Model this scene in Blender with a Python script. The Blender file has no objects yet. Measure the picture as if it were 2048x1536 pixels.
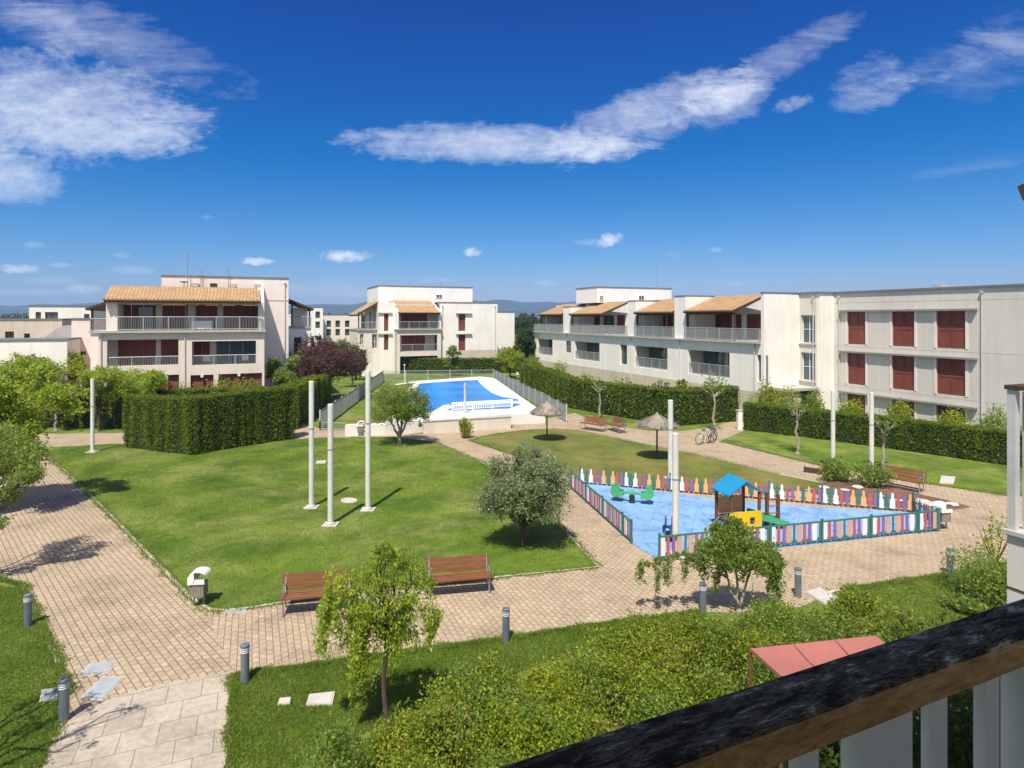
# Garden court with pool and playground seen from a second-floor balcony
HAZE = 0.0002
EXPO = 0.55
SKY_STR = 0.10
SKY_CURVE = ((1.9, 1.7, .0705, .756), (1.26, 1.19, .0575, .80), (1.0, 1.3, .02, .885))
import bpy, math, random
import numpy as np
from mathutils import Vector, noise as mnoise
random.seed(7)
D = bpy.data
COL = bpy.context.scene.collection
F = 1236.0; H = 7.5; HV = 635.0
TH = math.radians(22.82); CT, ST = math.cos(TH), math.sin(TH)
R = math.radians

# ---------- places measured off the photograph, turned into metres ----------
def P(u, v, z=0.0):
    t = (H - z) * F / (v - HV)
    return ((u - 1024) / F * t, t)
def onx(u, xc):
    a = (u - 1024) / F; t = xc / (a * CT + ST)
    return t * (CT - a * ST), t
def ony(u, yc):
    a = (u - 1024) / F; t = yc / (CT - a * ST)
    return t * (a * CT + ST), t
def zz(v, t): return H - (v - HV) * t / F
def g2w(x, y): return (x * CT - y * ST, x * ST + y * CT)

# ---------- materials ----------
def nd(nt, t, **kw):
    n = nt.nodes.new(t)
    for k, v in kw.items(): setattr(n, k, v)
    return n
def newmat(name):
    m = D.materials.new(name); m.use_nodes = True
    nt = m.node_tree
    return m, nt, nt.nodes['Principled BSDF']
def ramp(nt, stops, fac):
    r = nd(nt, 'ShaderNodeValToRGB')
    el = r.color_ramp.elements
    while len(el) > 1: el.remove(el[-1])
    el[0].position, el[0].color = stops[0][0], (*stops[0][1], 1)
    for p, c in stops[1:]:
        e = el.new(p); e.color = (*c, 1)
    nt.links.new(fac, r.inputs[0])
    return r.outputs[0]
def noise_fac(nt, scale, detail=5, rough=.6, vec=None, dist=0.0):
    n = nd(nt, 'ShaderNodeTexNoise')
    n.inputs['Scale'].default_value = scale; n.inputs['Detail'].default_value = detail
    n.inputs['Roughness'].default_value = rough; n.inputs['Distortion'].default_value = dist
    if vec is None:
        vec = nd(nt, 'ShaderNodeNewGeometry').outputs['Position']
    nt.links.new(vec, n.inputs['Vector'])
    return n.outputs['Fac']
def mixc(nt, a, b, fac, mode='MIX'):
    m = nd(nt, 'ShaderNodeMix', data_type='RGBA', blend_type=mode)
    for s, i in ((fac, 0), (a, 6), (b, 7)):
        if isinstance(s, (int, float)): m.inputs[i].default_value = s
        elif isinstance(s, tuple): m.inputs[i].default_value = (*s, 1)
        else: nt.links.new(s, m.inputs[i])
    return m.outputs[2]
def bump(nt, b, h, strength, dist=.02):
    n = nd(nt, 'ShaderNodeBump'); n.inputs['Strength'].default_value = strength
    n.inputs['Distance'].default_value = dist
    nt.links.new(h, n.inputs['Height']); nt.links.new(n.outputs[0], b.inputs['Normal'])
def math_(nt, op, a, b=None, c=None, clamp=False):
    n = nd(nt, 'ShaderNodeMath', operation=op, use_clamp=clamp)
    for i, s in enumerate((a, b, c)):
        if s is None: continue
        if isinstance(s, (int, float)): n.inputs[i].default_value = s
        else: nt.links.new(s, n.inputs[i])
    return n.outputs[0]
def scalec(c, k): return tuple(min(1, x * k) for x in c)
def plain(name, c, rough=.7, var=.18, scale=3.0, metal=0.0, bmp=.15, bscale=None, spec=.4):
    m, nt, b = newmat(name)
    f = noise_fac(nt, scale, 6, .65)
    f2 = noise_fac(nt, scale * .17, 3)
    c1 = ramp(nt, [(.25, scalec(c, 1 - var)), (.75, scalec(c, 1 + var * .6))], f)
    c2 = ramp(nt, [(.3, (1 - var * .7,) * 3), (.7, (1, 1, 1))], f2)
    nt.links.new(mixc(nt, c1, c2, 1.0, 'MULTIPLY'), b.inputs['Base Color'])
    b.inputs['Roughness'].default_value = rough; b.inputs['Metallic'].default_value = metal
    b.inputs['Specular IOR Level'].default_value = spec
    if bmp: bump(nt, b, noise_fac(nt, bscale or scale * 8, 4), bmp)
    return m
def plaster(name, c, stain=.35):
    """painted wall: fine grain, blotches and rain streaks running down"""
    m, nt, b = newmat(name)
    g = nd(nt, 'ShaderNodeNewGeometry').outputs['Position']
    mp = nd(nt, 'ShaderNodeMapping'); mp.inputs['Scale'].default_value = (1.6, 1.6, .16)
    nt.links.new(g, mp.inputs['Vector'])
    st = noise_fac(nt, 1.5, 6, .7, mp.outputs[0])
    bl = noise_fac(nt, .45, 4)
    c1 = ramp(nt, [(.3, scalec(c, 1 - stain * .5)), (.55, c)], st)
    c2 = ramp(nt, [(.3, (.9, .9, .89)), (.7, (1, 1, 1))], bl)
    nt.links.new(mixc(nt, c1, c2, 1.0, 'MULTIPLY'), b.inputs['Base Color'])
    b.inputs['Roughness'].default_value = .85
    bump(nt, b, noise_fac(nt, 25, 3), .1)
    return m
def leafmat(name, cols, trans=.35, rough=.5, stretch=None):
    m, nt, b = newmat(name)
    rnd = nd(nt, 'ShaderNodeNewGeometry').outputs['Random Per Island']
    f = noise_fac(nt, 1.1, 3)
    if stretch:
        mp = nd(nt, 'ShaderNodeMapping'); mp.inputs['Scale'].default_value = stretch
        nt.links.new(nd(nt, 'ShaderNodeNewGeometry').outputs['Position'], mp.inputs[0]); f = noise_fac(nt, 1.0, 5, .65, mp.outputs[0])
        f = math_(nt, 'MULTIPLY_ADD', math_(nt, 'SUBTRACT', f, .5), 1.9, .5)
    fac = math_(nt, 'ADD', math_(nt, 'MULTIPLY', rnd, .55), math_(nt, 'MULTIPLY', f, .6))
    n = len(cols)
    col = ramp(nt, [(.15 + .75 * i / (n - 1), c) for i, c in enumerate(cols)], fac)
    nt.links.new(col, b.inputs['Base Color'])
    b.inputs['Roughness'].default_value = rough; b.inputs['Specular IOR Level'].default_value = .14
    tr = nd(nt, 'ShaderNodeBsdfTranslucent'); nt.links.new(mixc(nt, col, (1, 1, .35), .35, 'MIX'), tr.inputs[0])
    mx = nd(nt, 'ShaderNodeMixShader'); mx.inputs[0].default_value = trans
    nt.links.new(b.outputs[0], mx.inputs[1]); nt.links.new(tr.outputs[0], mx.inputs[2])
    nt.links.new(mx.outputs[0], nt.nodes['Material Output'].inputs[0])
    return m
def pavers(name, c1, c2, mortar, sx, sy, rot, offset=.5, mort=.012, sc_noise=.6):
    m, nt, b = newmat(name)
    g = nd(nt, 'ShaderNodeNewGeometry').outputs['Position']
    mp = nd(nt, 'ShaderNodeMapping'); mp.inputs['Rotation'].default_value = (0, 0, rot)
    nt.links.new(g, mp.inputs['Vector'])
    br = nd(nt, 'ShaderNodeTexBrick', offset=offset, squash=1.0)
    br.inputs['Scale'].default_value = 1; br.inputs['Brick Width'].default_value = sx
    br.inputs['Row Height'].default_value = sy; br.inputs['Mortar Size'].default_value = mort
    br.inputs['Mortar Smooth'].default_value = .3
    br.inputs['Bias'].default_value = -.1
    br.inputs['Color1'].default_value = (*c1, 1); br.inputs['Color2'].default_value = (*c2, 1)
    br.inputs['Mortar'].default_value = (*mortar, 1)
    nt.links.new(mp.outputs[0], br.inputs['Vector'])
    dirt = ramp(nt, [(.3, (.66, .65, .63)), (.45, (.92, .90, .87)), (.62, (1.06, 1.03, 1.0))], noise_fac(nt, sc_noise, 7, .68))
    d2 = ramp(nt, [(.35, (.80, .80, .80)), (.6, (1, 1, 1))], noise_fac(nt, 9, 5))
    c = mixc(nt, mixc(nt, br.outputs['Color'], dirt, 1.0, 'MULTIPLY'), d2, 1.0, 'MULTIPLY')
    nt.links.new(c, b.inputs['Base Color']); b.inputs['Roughness'].default_value = .85
    b.inputs['Specular IOR Level'].default_value = .25
    inv = math_(nt, 'SUBTRACT', 1.0, br.outputs['Fac'])
    bump(nt, b, inv, .5, .01)
    return m

M = {}
M['white'] = plaster('white_render', (.88, .835, .77), .24)
M['cream'] = plaster('cream_render', (.74, .655, .56), .22)
M['beige'] = plaster('beige_render', (.62, .53, .435), .35)
M['pinkish'] = plaster('pink_render', (.84, .72, .66), .15)
M['greywall'] = plaster('pale_grey_render', (.66, .62, .565), .2)
M['concrete'] = plaster('concrete', (.46, .44, .40), .5)
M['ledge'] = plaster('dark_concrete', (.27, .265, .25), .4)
M['capping'] = plain('roof_capping', (.18, .19, .21), .6)
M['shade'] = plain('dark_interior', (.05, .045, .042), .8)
M['dark_wood'] = plain('dark_timber', (.07, .04, .028), .7)
M['metal'] = plain('grey_metal', (.36, .38, .40), .45, metal=.5, bmp=0)
M['metal_pale'] = plain('pale_metal', (.62, .63, .63), .45, metal=.2, bmp=0)
M['bars'] = plain('railing_metal', (.42, .45, .45), .45, metal=.3, bmp=0)
M['black'] = plain('black_iron', (.02, .02, .022), .5)
M['pole'] = plain('painted_pole', (.66, .66, .60), .5, .12, 2.0)
M['bollard'] = plain('bollard_grey', (.17, .21, .25), .45, .2, 6.0, metal=.25)
M['whitepaint'] = plain('white_paint', (.78, .78, .76), .45, .08, bmp=0)
M['blue_ply'] = plain('blue_play_panel', (.02, .25, .47), .4, .1)
M['navy'] = plain('navy_play_panel', (.01, .05, .20), .4)
M['yellow'] = plain('yellow_play_panel', (.80, .52, .01), .4, .12)
M['green_ply'] = plain('green_play_panel', (.08, .42, .17), .4)
M['playwood'] = plain('play_timber', (.16, .075, .035), .6)
M['salmon'] = plain('salmon_canvas', (.34, .125, .105), .8, .08, 5)
M['thatch'] = plain('palm_thatch', (.40, .34, .28), .9, .5, 9, bmp=.6)
M['mulch'] = plain('bark_mulch', (.20, .115, .075), .95, .5, 5, bmp=.6)
M['stone'] = plain('pale_stone', (.52, .49, .44), .8, .2, 5)
M['plate'] = plain('grey_cover', (.37, .41, .43), .6, .2, 5)
M['bark'] = plain('brown_bark', (.105, .075, .052), .9, .4, 12, bmp=.5)
M['palebark'] = plain('pale_bark', (.36, .32, .26), .9, .35, 10, bmp=.4)
M['deck'] = plain('pool_deck_tile', (.72, .69, .63), .7, .1, 2)
M['poolwall'] = plaster('pool_wall_render', (.66, .60, .51), .3)
M['bin'] = plain('bin_timber', (.26, .19, .14), .7)
M['sandtile'] = plain('balcony_floor', (.55, .42, .32), .7)
M['baluster'] = plain('cream_baluster_paint', (.86, .82, .70), .5, .08, bmp=0)

def shutter_mat():
    m, nt, b = newmat('red_brown_shutter')
    g = nd(nt, 'ShaderNodeNewGeometry').outputs['Position']
    w = nd(nt, 'ShaderNodeTexWave', bands_direction='Z'); w.inputs['Scale'].default_value = 5.2
    nt.links.new(g, w.inputs['Vector'])
    c = ramp(nt, [(.0, (.105, .024, .018)), (.5, (.27, .066, .048))], w.outputs['Fac'])
    f = ramp(nt, [(.3, (.75, .75, .75)), (.7, (1.1, 1.05, 1))], noise_fac(nt, 1.3, 4))
    nt.links.new(mixc(nt, c, f, 1.0, 'MULTIPLY'), b.inputs['Base Color'])
    b.inputs['Roughness'].default_value = .6
    bump(nt, b, w.outputs['Fac'], .5, .02)
    return m
M['shutter'] = shutter_mat()
def glass_mat():
    m, nt, b = newmat('window_glass')
    b.inputs['Base Color'].default_value = (.05, .09, .10, 1)
    b.inputs['Roughness'].default_value = .08; b.inputs['Specular IOR Level'].default_value = .8
    return m
M['glass'] = glass_mat()
def tile_mat():
    m, nt, b = newmat('clay_roof_tile')
    tc = nd(nt, 'ShaderNodeTexCoord').outputs['UV']
    br = nd(nt, 'ShaderNodeTexBrick', offset=.0)
    br.inputs['Scale'].default_value = 1; br.inputs['Brick Width'].default_value = .24
    br.inputs['Row Height'].default_value = .38; br.inputs['Mortar Size'].default_value = .018
    br.inputs['Color1'].default_value = (.43, .285, .15, 1); br.inputs['Color2'].default_value = (.35, .225, .115, 1)
    br.inputs['Mortar'].default_value = (.32, .18, .085, 1)
    nt.links.new(tc, br.inputs['Vector'])
    f = ramp(nt, [(.3, (.8, .78, .75)), (.7, (1.1, 1.1, 1.05))], noise_fac(nt, 1.5, 6))
    nt.links.new(mixc(nt, br.outputs[0], f, 1.0, 'MULTIPLY'), b.inputs['Base Color'])
    b.inputs['Roughness'].default_value = .85
    w = nd(nt, 'ShaderNodeTexWave', bands_direction='X'); w.inputs['Scale'].default_value = 1.3
    nt.links.new(tc, w.inputs['Vector'])
    bump(nt, b, w.outputs['Fac'], .6, .05)
    return m
M['tile'] = tile_mat()
def wood_slat():
    m, nt, b = newmat('varnished_slats')
    tc = nd(nt, 'ShaderNodeTexCoord').outputs['Object']
    mp = nd(nt, 'ShaderNodeMapping'); mp.inputs['Scale'].default_value = (1.5, 14, 14)
    nt.links.new(tc, mp.inputs[0])
    c = ramp(nt, [(.25, (.10, .034, .016)), (.7, (.25, .095, .042))], noise_fac(nt, 2, 6, .6, mp.outputs[0]))
    nt.links.new(c, b.inputs['Base Color']); b.inputs['Roughness'].default_value = .45
    return m
M['slat'] = wood_slat()
def rail_mats():
    out = []
    for nm, cols, ro, br in (('weathered_black_rail_top', [(.42, (.012, .009, .006)), (.49, (.04, .030, .018)), (.525, (.13, .115, .06)), (.55, (.04, .03, .018)), (.60, (.36, .33, .25))], .8, 1.0),
                         ('brown_rail_side', [(.38, (.24, .12, .04)), (.5, (.48, .255, .085)), (.62, (.68, .40, .16))], .55, .3)):
        m, nt, b = newmat(nm)
        tc = nd(nt, 'ShaderNodeTexCoord').outputs['Object']
        mp = nd(nt, 'ShaderNodeMapping'); mp.inputs['Scale'].default_value = (7.0, 26, 26)
        nt.links.new(tc, mp.inputs[0])
        f = noise_fac(nt, 1.6, 9, .72, mp.outputs[0], .6)
        mp2 = nd(nt, 'ShaderNodeMapping'); mp2.inputs['Scale'].default_value = (30, 180, 180)
        nt.links.new(tc, mp2.inputs[0])
        g = noise_fac(nt, 1.5, 6, .7, mp2.outputs[0])
        f2 = math_(nt, 'ADD', math_(nt, 'MULTIPLY', f, .7), math_(nt, 'MULTIPLY', g, .32))
        c = ramp(nt, cols, f2)
        nt.links.new(c, b.inputs['Base Color']); b.inputs['Roughness'].default_value = ro; b.inputs['Specular IOR Level'].default_value = .12
        bump(nt, b, f2, br, .004)
        out.append(m)
    return out
M['railtop'], M['railside'] = rail_mats()

def grass_mat(name, dark, mid, light, dry, dryamt=.5, dirt=None):
    m, nt, b = newmat(name)
    f1 = noise_fac(nt, .35, 5, .62, dist=.8)
    f2 = noise_fac(nt, 2.2, 6, .7)
    f3 = noise_fac(nt, 30, 5, .75)
    s = math_(nt, 'ADD', math_(nt, 'ADD', math_(nt, 'MULTIPLY', f1, .45), math_(nt, 'MULTIPLY', f2, .25)), math_(nt, 'MULTIPLY', f3, .3))
    c = ramp(nt, [(.36, dark), (.5, mid), (.63, light)], s)
    # mower swaths that curl across the lawn
    g = nd(nt, 'ShaderNodeNewGeometry').outputs['Position']
    w = nd(nt, 'ShaderNodeTexWave', wave_type='RINGS', rings_direction='Z')
    mpw = nd(nt, 'ShaderNodeMapping'); mpw.inputs['Location'].default_value = (9, -31, 0)
    nt.links.new(g, mpw.inputs[0]); nt.links.new(mpw.outputs[0], w.inputs['Vector'])
    w.inputs['Scale'].default_value = .11; w.inputs['Distortion'].default_value = 6
    w.inputs['Detail'].default_value = 3; w.inputs['Detail Scale'].default_value = .5
    sw = ramp(nt, [(.2, (.86, .89, .88)), (.8, (1.12, 1.09, 1.04))], w.outputs['Fac'])
    c = mixc(nt, c, sw, 1.0, 'MULTIPLY')
    dm = math_(nt, 'MULTIPLY', ramp(nt, [(.46, (0, 0, 0)), (.68, (1, 1, 1))], noise_fac(nt, .28, 8, .74, dist=.4)), dryamt)
    c = mixc(nt, c, dry, dm)
    nt.links.new(c, b.inputs['Base Color']); b.inputs['Roughness'].default_value = .9
    b.inputs['Specular IOR Level'].default_value = .15
    bump(nt, b, noise_fac(nt, 45, 4, .7), .8, .03)
    return m
M['grass'] = grass_mat('lawn_grass', (.036, .082, .008), (.088, .150, .016), (.165, .220, .030), (.32, .31, .11), .62)
M['grassB'] = grass_mat('dry_lawn_grass', (.06, .09, .015), (.115, .145, .028), (.18, .19, .05), (.29, .19, .09), .65)
M['field'] = grass_mat('field_grass', (.03, .06, .012), (.06, .09, .02), (.10, .12, .035), (.2, .17, .08), .5)
M['blade'] = leafmat('grass_blades', [(.05, .11, .010), (.105, .18, .018), (.21, .29, .045)], .3)
M['paving_a'] = pavers('tan_block_paving_diagonal', (.45, .37, .262), (.375, .305, .213), (.185, .135, .095), .22, .15, R(-135), .5, .011, .5)
M['edging'] = plain('tan_edging', (.56, .49, .39), .85, .15, 4)
M['paving'] = pavers('tan_block_paving', (.46, .375, .267), (.385, .31, .217), (.21, .155, .11), .22, .15, -TH - R(90), .5, .010)
M['slabs'] = pavers('large_stone_slabs', (.46, .41, .335), (.39, .35, .29), (.25, .215, .17), .62, .62, -TH, .5, .010, 1.2)
def rubber():
    m, nt, b = newmat('blue_rubber_floor')
    f = noise_fac(nt, 40, 3); f2 = noise_fac(nt, .7, 5)
    c = ramp(nt, [(.3, (.15, .29, .50)), (.7, (.22, .39, .64))], math_(nt, 'ADD', math_(nt, 'MULTIPLY', f, .4), math_(nt, 'MULTIPLY', f2, .6)))
    w1 = ramp(nt, [(.38, (.62, .66, .70)), (.5, (1, 1, 1)), (.68, (1.18, 1.12, 1.05))], noise_fac(nt, 1.7, 8, .72, dist=.8))
    g = nd(nt, 'ShaderNodeNewGeometry').outputs['Position']; mp = nd(nt, 'ShaderNodeMapping'); mp.inputs['Rotation'].default_value = (0, 0, .35); nt.links.new(g, mp.inputs[0])
    br = nd(nt, 'ShaderNodeTexBrick', offset=0); br.inputs['Scale'].default_value = 1; br.inputs['Brick Width'].default_value = 1.5; br.inputs['Row Height'].default_value = 3.2; br.inputs['Mortar Size'].default_value = .012
    br.inputs['Color1'].default_value = (1, 1, 1, 1); br.inputs['Color2'].default_value = (.95, .95, .95, 1); br.inputs['Mortar'].default_value = (.72, .72, .72, 1); nt.links.new(mp.outputs[0], br.inputs[0])
    c = mixc(nt, mixc(nt, c, w1, 1.0, 'MULTIPLY'), br.outputs[0], 1.0, 'MULTIPLY')
    nt.links.new(c, b.inputs['Base Color']); b.inputs['Roughness'].default_value = .85
    return m
M['rubber'] = rubber()
def water():
    m, nt, b = newmat('pool_water')
    f = noise_fac(nt, .22, 3)
    c = ramp(nt, [(.3, (.001, .12, .46)), (.7, (.004, .27, .68))], f)
    nt.links.new(c, b.inputs['Base Color']); b.inputs['Roughness'].default_value = .28
    b.inputs['IOR'].default_value = 1.33; b.inputs['Specular IOR Level'].default_value = .25
    bump(nt, b, noise_fac(nt, 2.2, 5), .9, .08)
    return m
M['water'] = water()
# leaves
M['lf_birch'] = leafmat('fresh_leaves', [(.09, .16, .012), (.19, .29, .022), (.33, .44, .04), (.46, .54, .08)], 0.5)
M['lf_mid'] = leafmat('mid_green_leaves', [(.04, .095, .012), (.09, .17, .022), (.18, .27, .045), (.30, .38, .08)], 0.42)
M['lf_olive'] = leafmat('olive_leaves', [(.06, .09, .036), (.125, .175, .072), (.21, .26, .13), (.37, .42, .26)], .3)
M['lf_shrub'] = leafmat('shrub_leaves', [(.024, .058, .005), (.07, .135, .008), (.14, .215, .014), (.27, .32, .025), (.27, .19, .07)], .3)
M['lf_yellow'] = leafmat('yellow_green_leaves', [(.09, .15, .010), (.20, .27, .016), (.38, .41, .035)], .4)
M['lf_hedge'] = leafmat('cypress_hedge_leaves', [(.014, .042, .003), (.048, .095, .004), (.12, .175, .007), (.22, .27, .014)], .3, .5, (2.6, 2.6, .35))
M['lf_purple'] = leafmat('purple_leaves', [(.022, .010, .016), (.055, .020, .032), (.10, .035, .05), (.14, .07, .06)], .25)
M['lf_dark'] = leafmat('dark_green_leaves', [(.012, .03, .010), (.03, .06, .015), (.06, .09, .02)], .2)
M['core'] = plain('hedge_inner_twigs', (.02, .038, .010), .9, .4, 8, bmp=.5)
def hills_mat(nm, c):
    return plain(nm, c, .95, .4, .012, bmp=0)
M['hill'] = hills_mat('far_hill', (.055, .075, .06))

# ---------- mesh building ----------
class MB:
    def __init__(s): s.v = []; s.f = []; s.m = []; s.uv = {}
    def add(s, vs, fs, m=0):
        o = len(s.v); s.v += [tuple(p) for p in vs]
        for f in fs: s.f.append(tuple(i + o for i in f)); s.m.append(m)
        return s
    def box(s, x0, x1, y0, y1, z0, z1, m=0):
        if x0 > x1: x0, x1 = x1, x0
        if y0 > y1: y0, y1 = y1, y0
        if z0 > z1: z0, z1 = z1, z0
        return s.add([(x0, y0, z0), (x1, y0, z0), (x1, y1, z0), (x0, y1, z0), (x0, y0, z1), (x1, y0, z1), (x1, y1, z1), (x0, y1, z1)],
              [(0, 3, 2, 1), (4, 5, 6, 7), (0, 1, 5, 4), (1, 2, 6, 5), (2, 3, 7, 6), (3, 0, 4, 7)], m)
    def prism(s, pts, z0, z1, m=0):
        a = sum(pts[i][0] * pts[(i + 1) % len(pts)][1] - pts[(i + 1) % len(pts)][0] * pts[i][1] for i in range(len(pts)))
        if a < 0: pts = pts[::-1]
        n = len(pts)
        return s.add([(x, y, z0) for x, y in pts] + [(x, y, z1) for x, y in pts],
              [tuple(range(n))[::-1], tuple(range(n, 2 * n))] + [(i, (i + 1) % n, n + (i + 1) % n, n + i) for i in range(n)], m)
    def sheet(s, pts, z, m=0):
        a = sum(pts[i][0] * pts[(i + 1) % len(pts)][1] - pts[(i + 1) % len(pts)][0] * pts[i][1] for i in range(len(pts)))
        if a < 0: pts = pts[::-1]
        return s.add([(x, y, z) for x, y in pts], [tuple(range(len(pts)))], m)
    def tube(s, path, radii, n=6, m=0, cap=True):
        path = [Vector(p) for p in path]
        if isinstance(radii, (int, float)): radii = [radii] * len(path)
        o = len(s.v); k = len(path); ref = None
        for i, p in enumerate(path):
            d = (path[min(i + 1, k - 1)] - path[max(i - 1, 0)]).normalized()
            if ref is None: ref = Vector((1, 0, 0)) if abs(d.x) < .8 else Vector((0, 1, 0))
            a = (ref - d * ref.dot(d)).normalized(); b = d.cross(a); ref = a
            for j in range(n):
                t = 2 * math.pi * j / n
                s.v.append(tuple(p + (a * math.cos(t) + b * math.sin(t)) * radii[i]))
        for i in range(k - 1):
            for j in range(n):
                s.f.append((o + i * n + j, o + i * n + (j + 1) % n, o + (i + 1) * n + (j + 1) % n, o + (i + 1) * n + j)); s.m.append(m)
        if cap:
            s.f.append(tuple(o + j for j in range(n))[::-1]); s.m.append(m)
            s.f.append(tuple(o + (k - 1) * n + j for j in range(n))); s.m.append(m)
        return s
    def lathe(s, x, y, prof, n=16, m=0):
        """prof: (r, z) pairs from the bottom up"""
        o = len(s.v)
        for r, z in prof:
            for j in range(n):
                t = 2 * math.pi * j / n; s.v.append((x + r * math.cos(t), y + r * math.sin(t), z))
        for i in range(len(prof) - 1):
            for j in range(n):
                s.f.append((o + i * n + j, o + i * n + (j + 1) % n, o + (i + 1) * n + (j + 1) % n, o + (i + 1) * n + j)); s.m.append(m)
        s.f.append(tuple(o + j for j in range(n))[::-1]); s.m.append(m)
        s.f.append(tuple(o + (len(prof) - 1) * n + j for j in range(n))); s.m.append(m)
        return s
    def torus(s, c, axis, R_, r, n=20, k=5, m=0):
        axis = Vector(axis).normalized(); a = axis.orthogonal().normalized(); b = axis.cross(a); c = Vector(c)
        o = len(s.v)
        for i in range(n):
            t = 2 * math.pi * i / n; d = a * math.cos(t) + b * math.sin(t)
            for j in range(k):
                q = 2 * math.pi * j / k; s.v.append(tuple(c + d * (R_ + r * math.cos(q)) + axis * r * math.sin(q)))
        for i in range(n):
            for j in range(k):
                s.f.append((o + i * k + j, o + ((i + 1) % n) * k + j, o + ((i + 1) % n) * k + (j + 1) % k, o + i * k + (j + 1) % k)); s.m.append(m)
        return s
    def wall(s, axis, c, th, s0, s1, z0, z1, ops=(), m=0):
        """wall with real openings. axis 'x': runs along x, from y=c to c+th; axis 'y': runs along y, from x=c to c+th. ops: (sa, sb, za, zb)"""
        if s0 > s1: s0, s1 = s1, s0
        ops = [(min(a, b), max(a, b), min(p, q), max(p, q)) for a, b, p, q in ops]
        S = sorted({s0, s1} | {x for o in ops for x in o[:2] if s0 < x < s1})
        Z = sorted({z0, z1} | {x for o in ops for x in o[2:] if z0 < x < z1})
        def solid(i, j):
            if i < 0 or j < 0 or i >= len(S) - 1 or j >= len(Z) - 1: return False
            a = (S[i] + S[i + 1]) / 2; b = (Z[j] + Z[j + 1]) / 2
            return not any(o[0] < a < o[1] and o[2] < b < o[3] for o in ops)
        def p(a, d, z): return (a, c + d, z) if axis == 'x' else (c + d, a, z)
        for i in range(len(S) - 1):
            for j in range(len(Z) - 1):
                if not solid(i, j): continue
                a, b, e, f = S[i], S[i + 1], Z[j], Z[j + 1]
                s.add([p(a, 0, e), p(b, 0, e), p(b, 0, f), p(a, 0, f)], [(0, 1, 2, 3)], m)
                s.add([p(a, th, e), p(b, th, e), p(b, th, f), p(a, th, f)], [(3, 2, 1, 0)], m)
                if not solid(i - 1, j): s.add([p(a, 0, e), p(a, 0, f), p(a, th, f), p(a, th, e)], [(0, 1, 2, 3)], m)
                if not solid(i + 1, j): s.add([p(b, 0, e), p(b, th, e), p(b, th, f), p(b, 0, f)], [(0, 1, 2, 3)], m)
                if not solid(i, j - 1): s.add([p(a, 0, e), p(a, th, e), p(b, th, e), p(b, 0, e)], [(0, 1, 2, 3)], m)
                if not solid(i, j + 1): s.add([p(a, 0, f), p(b, 0, f), p(b, th, f), p(a, th, f)], [(0, 1, 2, 3)], m)
        return s
    def build(s, name, mat, parent=None, frame='L', smooth=False, uvs=None):
        vs = s.v
        if parent is not None and frame != 'L':
            px, py, pz = parent['_w']; rz = parent['_r']
            c, q = math.cos(rz), math.sin(rz)
            out = []
            for x, y, z in vs:
                if frame == 'G': x, y = g2w(x, y)
                x -= px; y -= py
                out.append((x * c + y * q, -x * q + y * c, z - pz))
            vs = out
        elif frame == 'G':
            vs = [(*g2w(x, y), z) for x, y, z in vs]
        me = D.meshes.new(name); me.from_pydata(vs, [], s.f)
        mats = mat if isinstance(mat, (list, tuple)) else [mat]
        for mm in mats: me.materials.append(mm)
        if len(mats) > 1: me.polygons.foreach_set('material_index', s.m)
        if smooth: me.polygons.foreach_set('use_smooth', [True] * len(me.polygons))
        if uvs is not None:
            l = me.uv_layers.new(name='UVMap')
            for i, lp in enumerate(me.loops): l.data[i].uv = uvs[lp.vertex_index]
        me.update()
        o = D.objects.new(name, me); COL.objects.link(o)
        if parent is not None: o.parent = parent
        return o
def thing(name, label, cat, loc=(0, 0, 0), rz=0.0, group=None):
    o = D.objects.new(name, None); COL.objects.link(o); o.empty_display_size = .2
    o.location = loc; o.rotation_euler = (0, 0, rz)
    o['label'] = label; o['category'] = cat; o['_w'] = loc; o['_r'] = rz
    if group: o['group'] = group
    return o
def gthing(name, label, cat, x, y, group=None, z=0.0):
    X, Y = g2w(x, y); return thing(name, label, cat, (X, Y, z), TH, group)
def tag(o, label, cat, group=None):
    o['label'] = label; o['category'] = cat
    if group: o['group'] = group
    return o
def struct(o, label=None):
    o['kind'] = 'structure'
    if label: o['label'] = label
    return o
def dup(root, loc, rz, label, group=None):
    r = root.copy(); COL.objects.link(r); r.location = loc; r.rotation_euler = (0, 0, rz)
    r['label'] = label; r['_w'] = loc; r['_r'] = rz
    if group: r['group'] = group
    for ch in list(root.children):
        c = ch.copy(); COL.objects.link(c); c.parent = r
        for g in list(ch.children):
            d = g.copy(); COL.objects.link(d); d.parent = c
    return r
def pxpoly(pts, z=0.0): return [P(u, v, z) for u, v in pts]
def inpoly(x, y, poly):
    """vectorised point in polygon"""
    c = np.zeros(x.shape, bool); n = len(poly); j = n - 1
    for i in range(n):
        xi, yi = poly[i]; xj, yj = poly[j]
        k = ((yi > y) != (yj > y)) & (x < (xj - xi) * (y - yi) / ((yj - yi) or 1e-9) + xi)
        c ^= k; j = i
    return c
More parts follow.
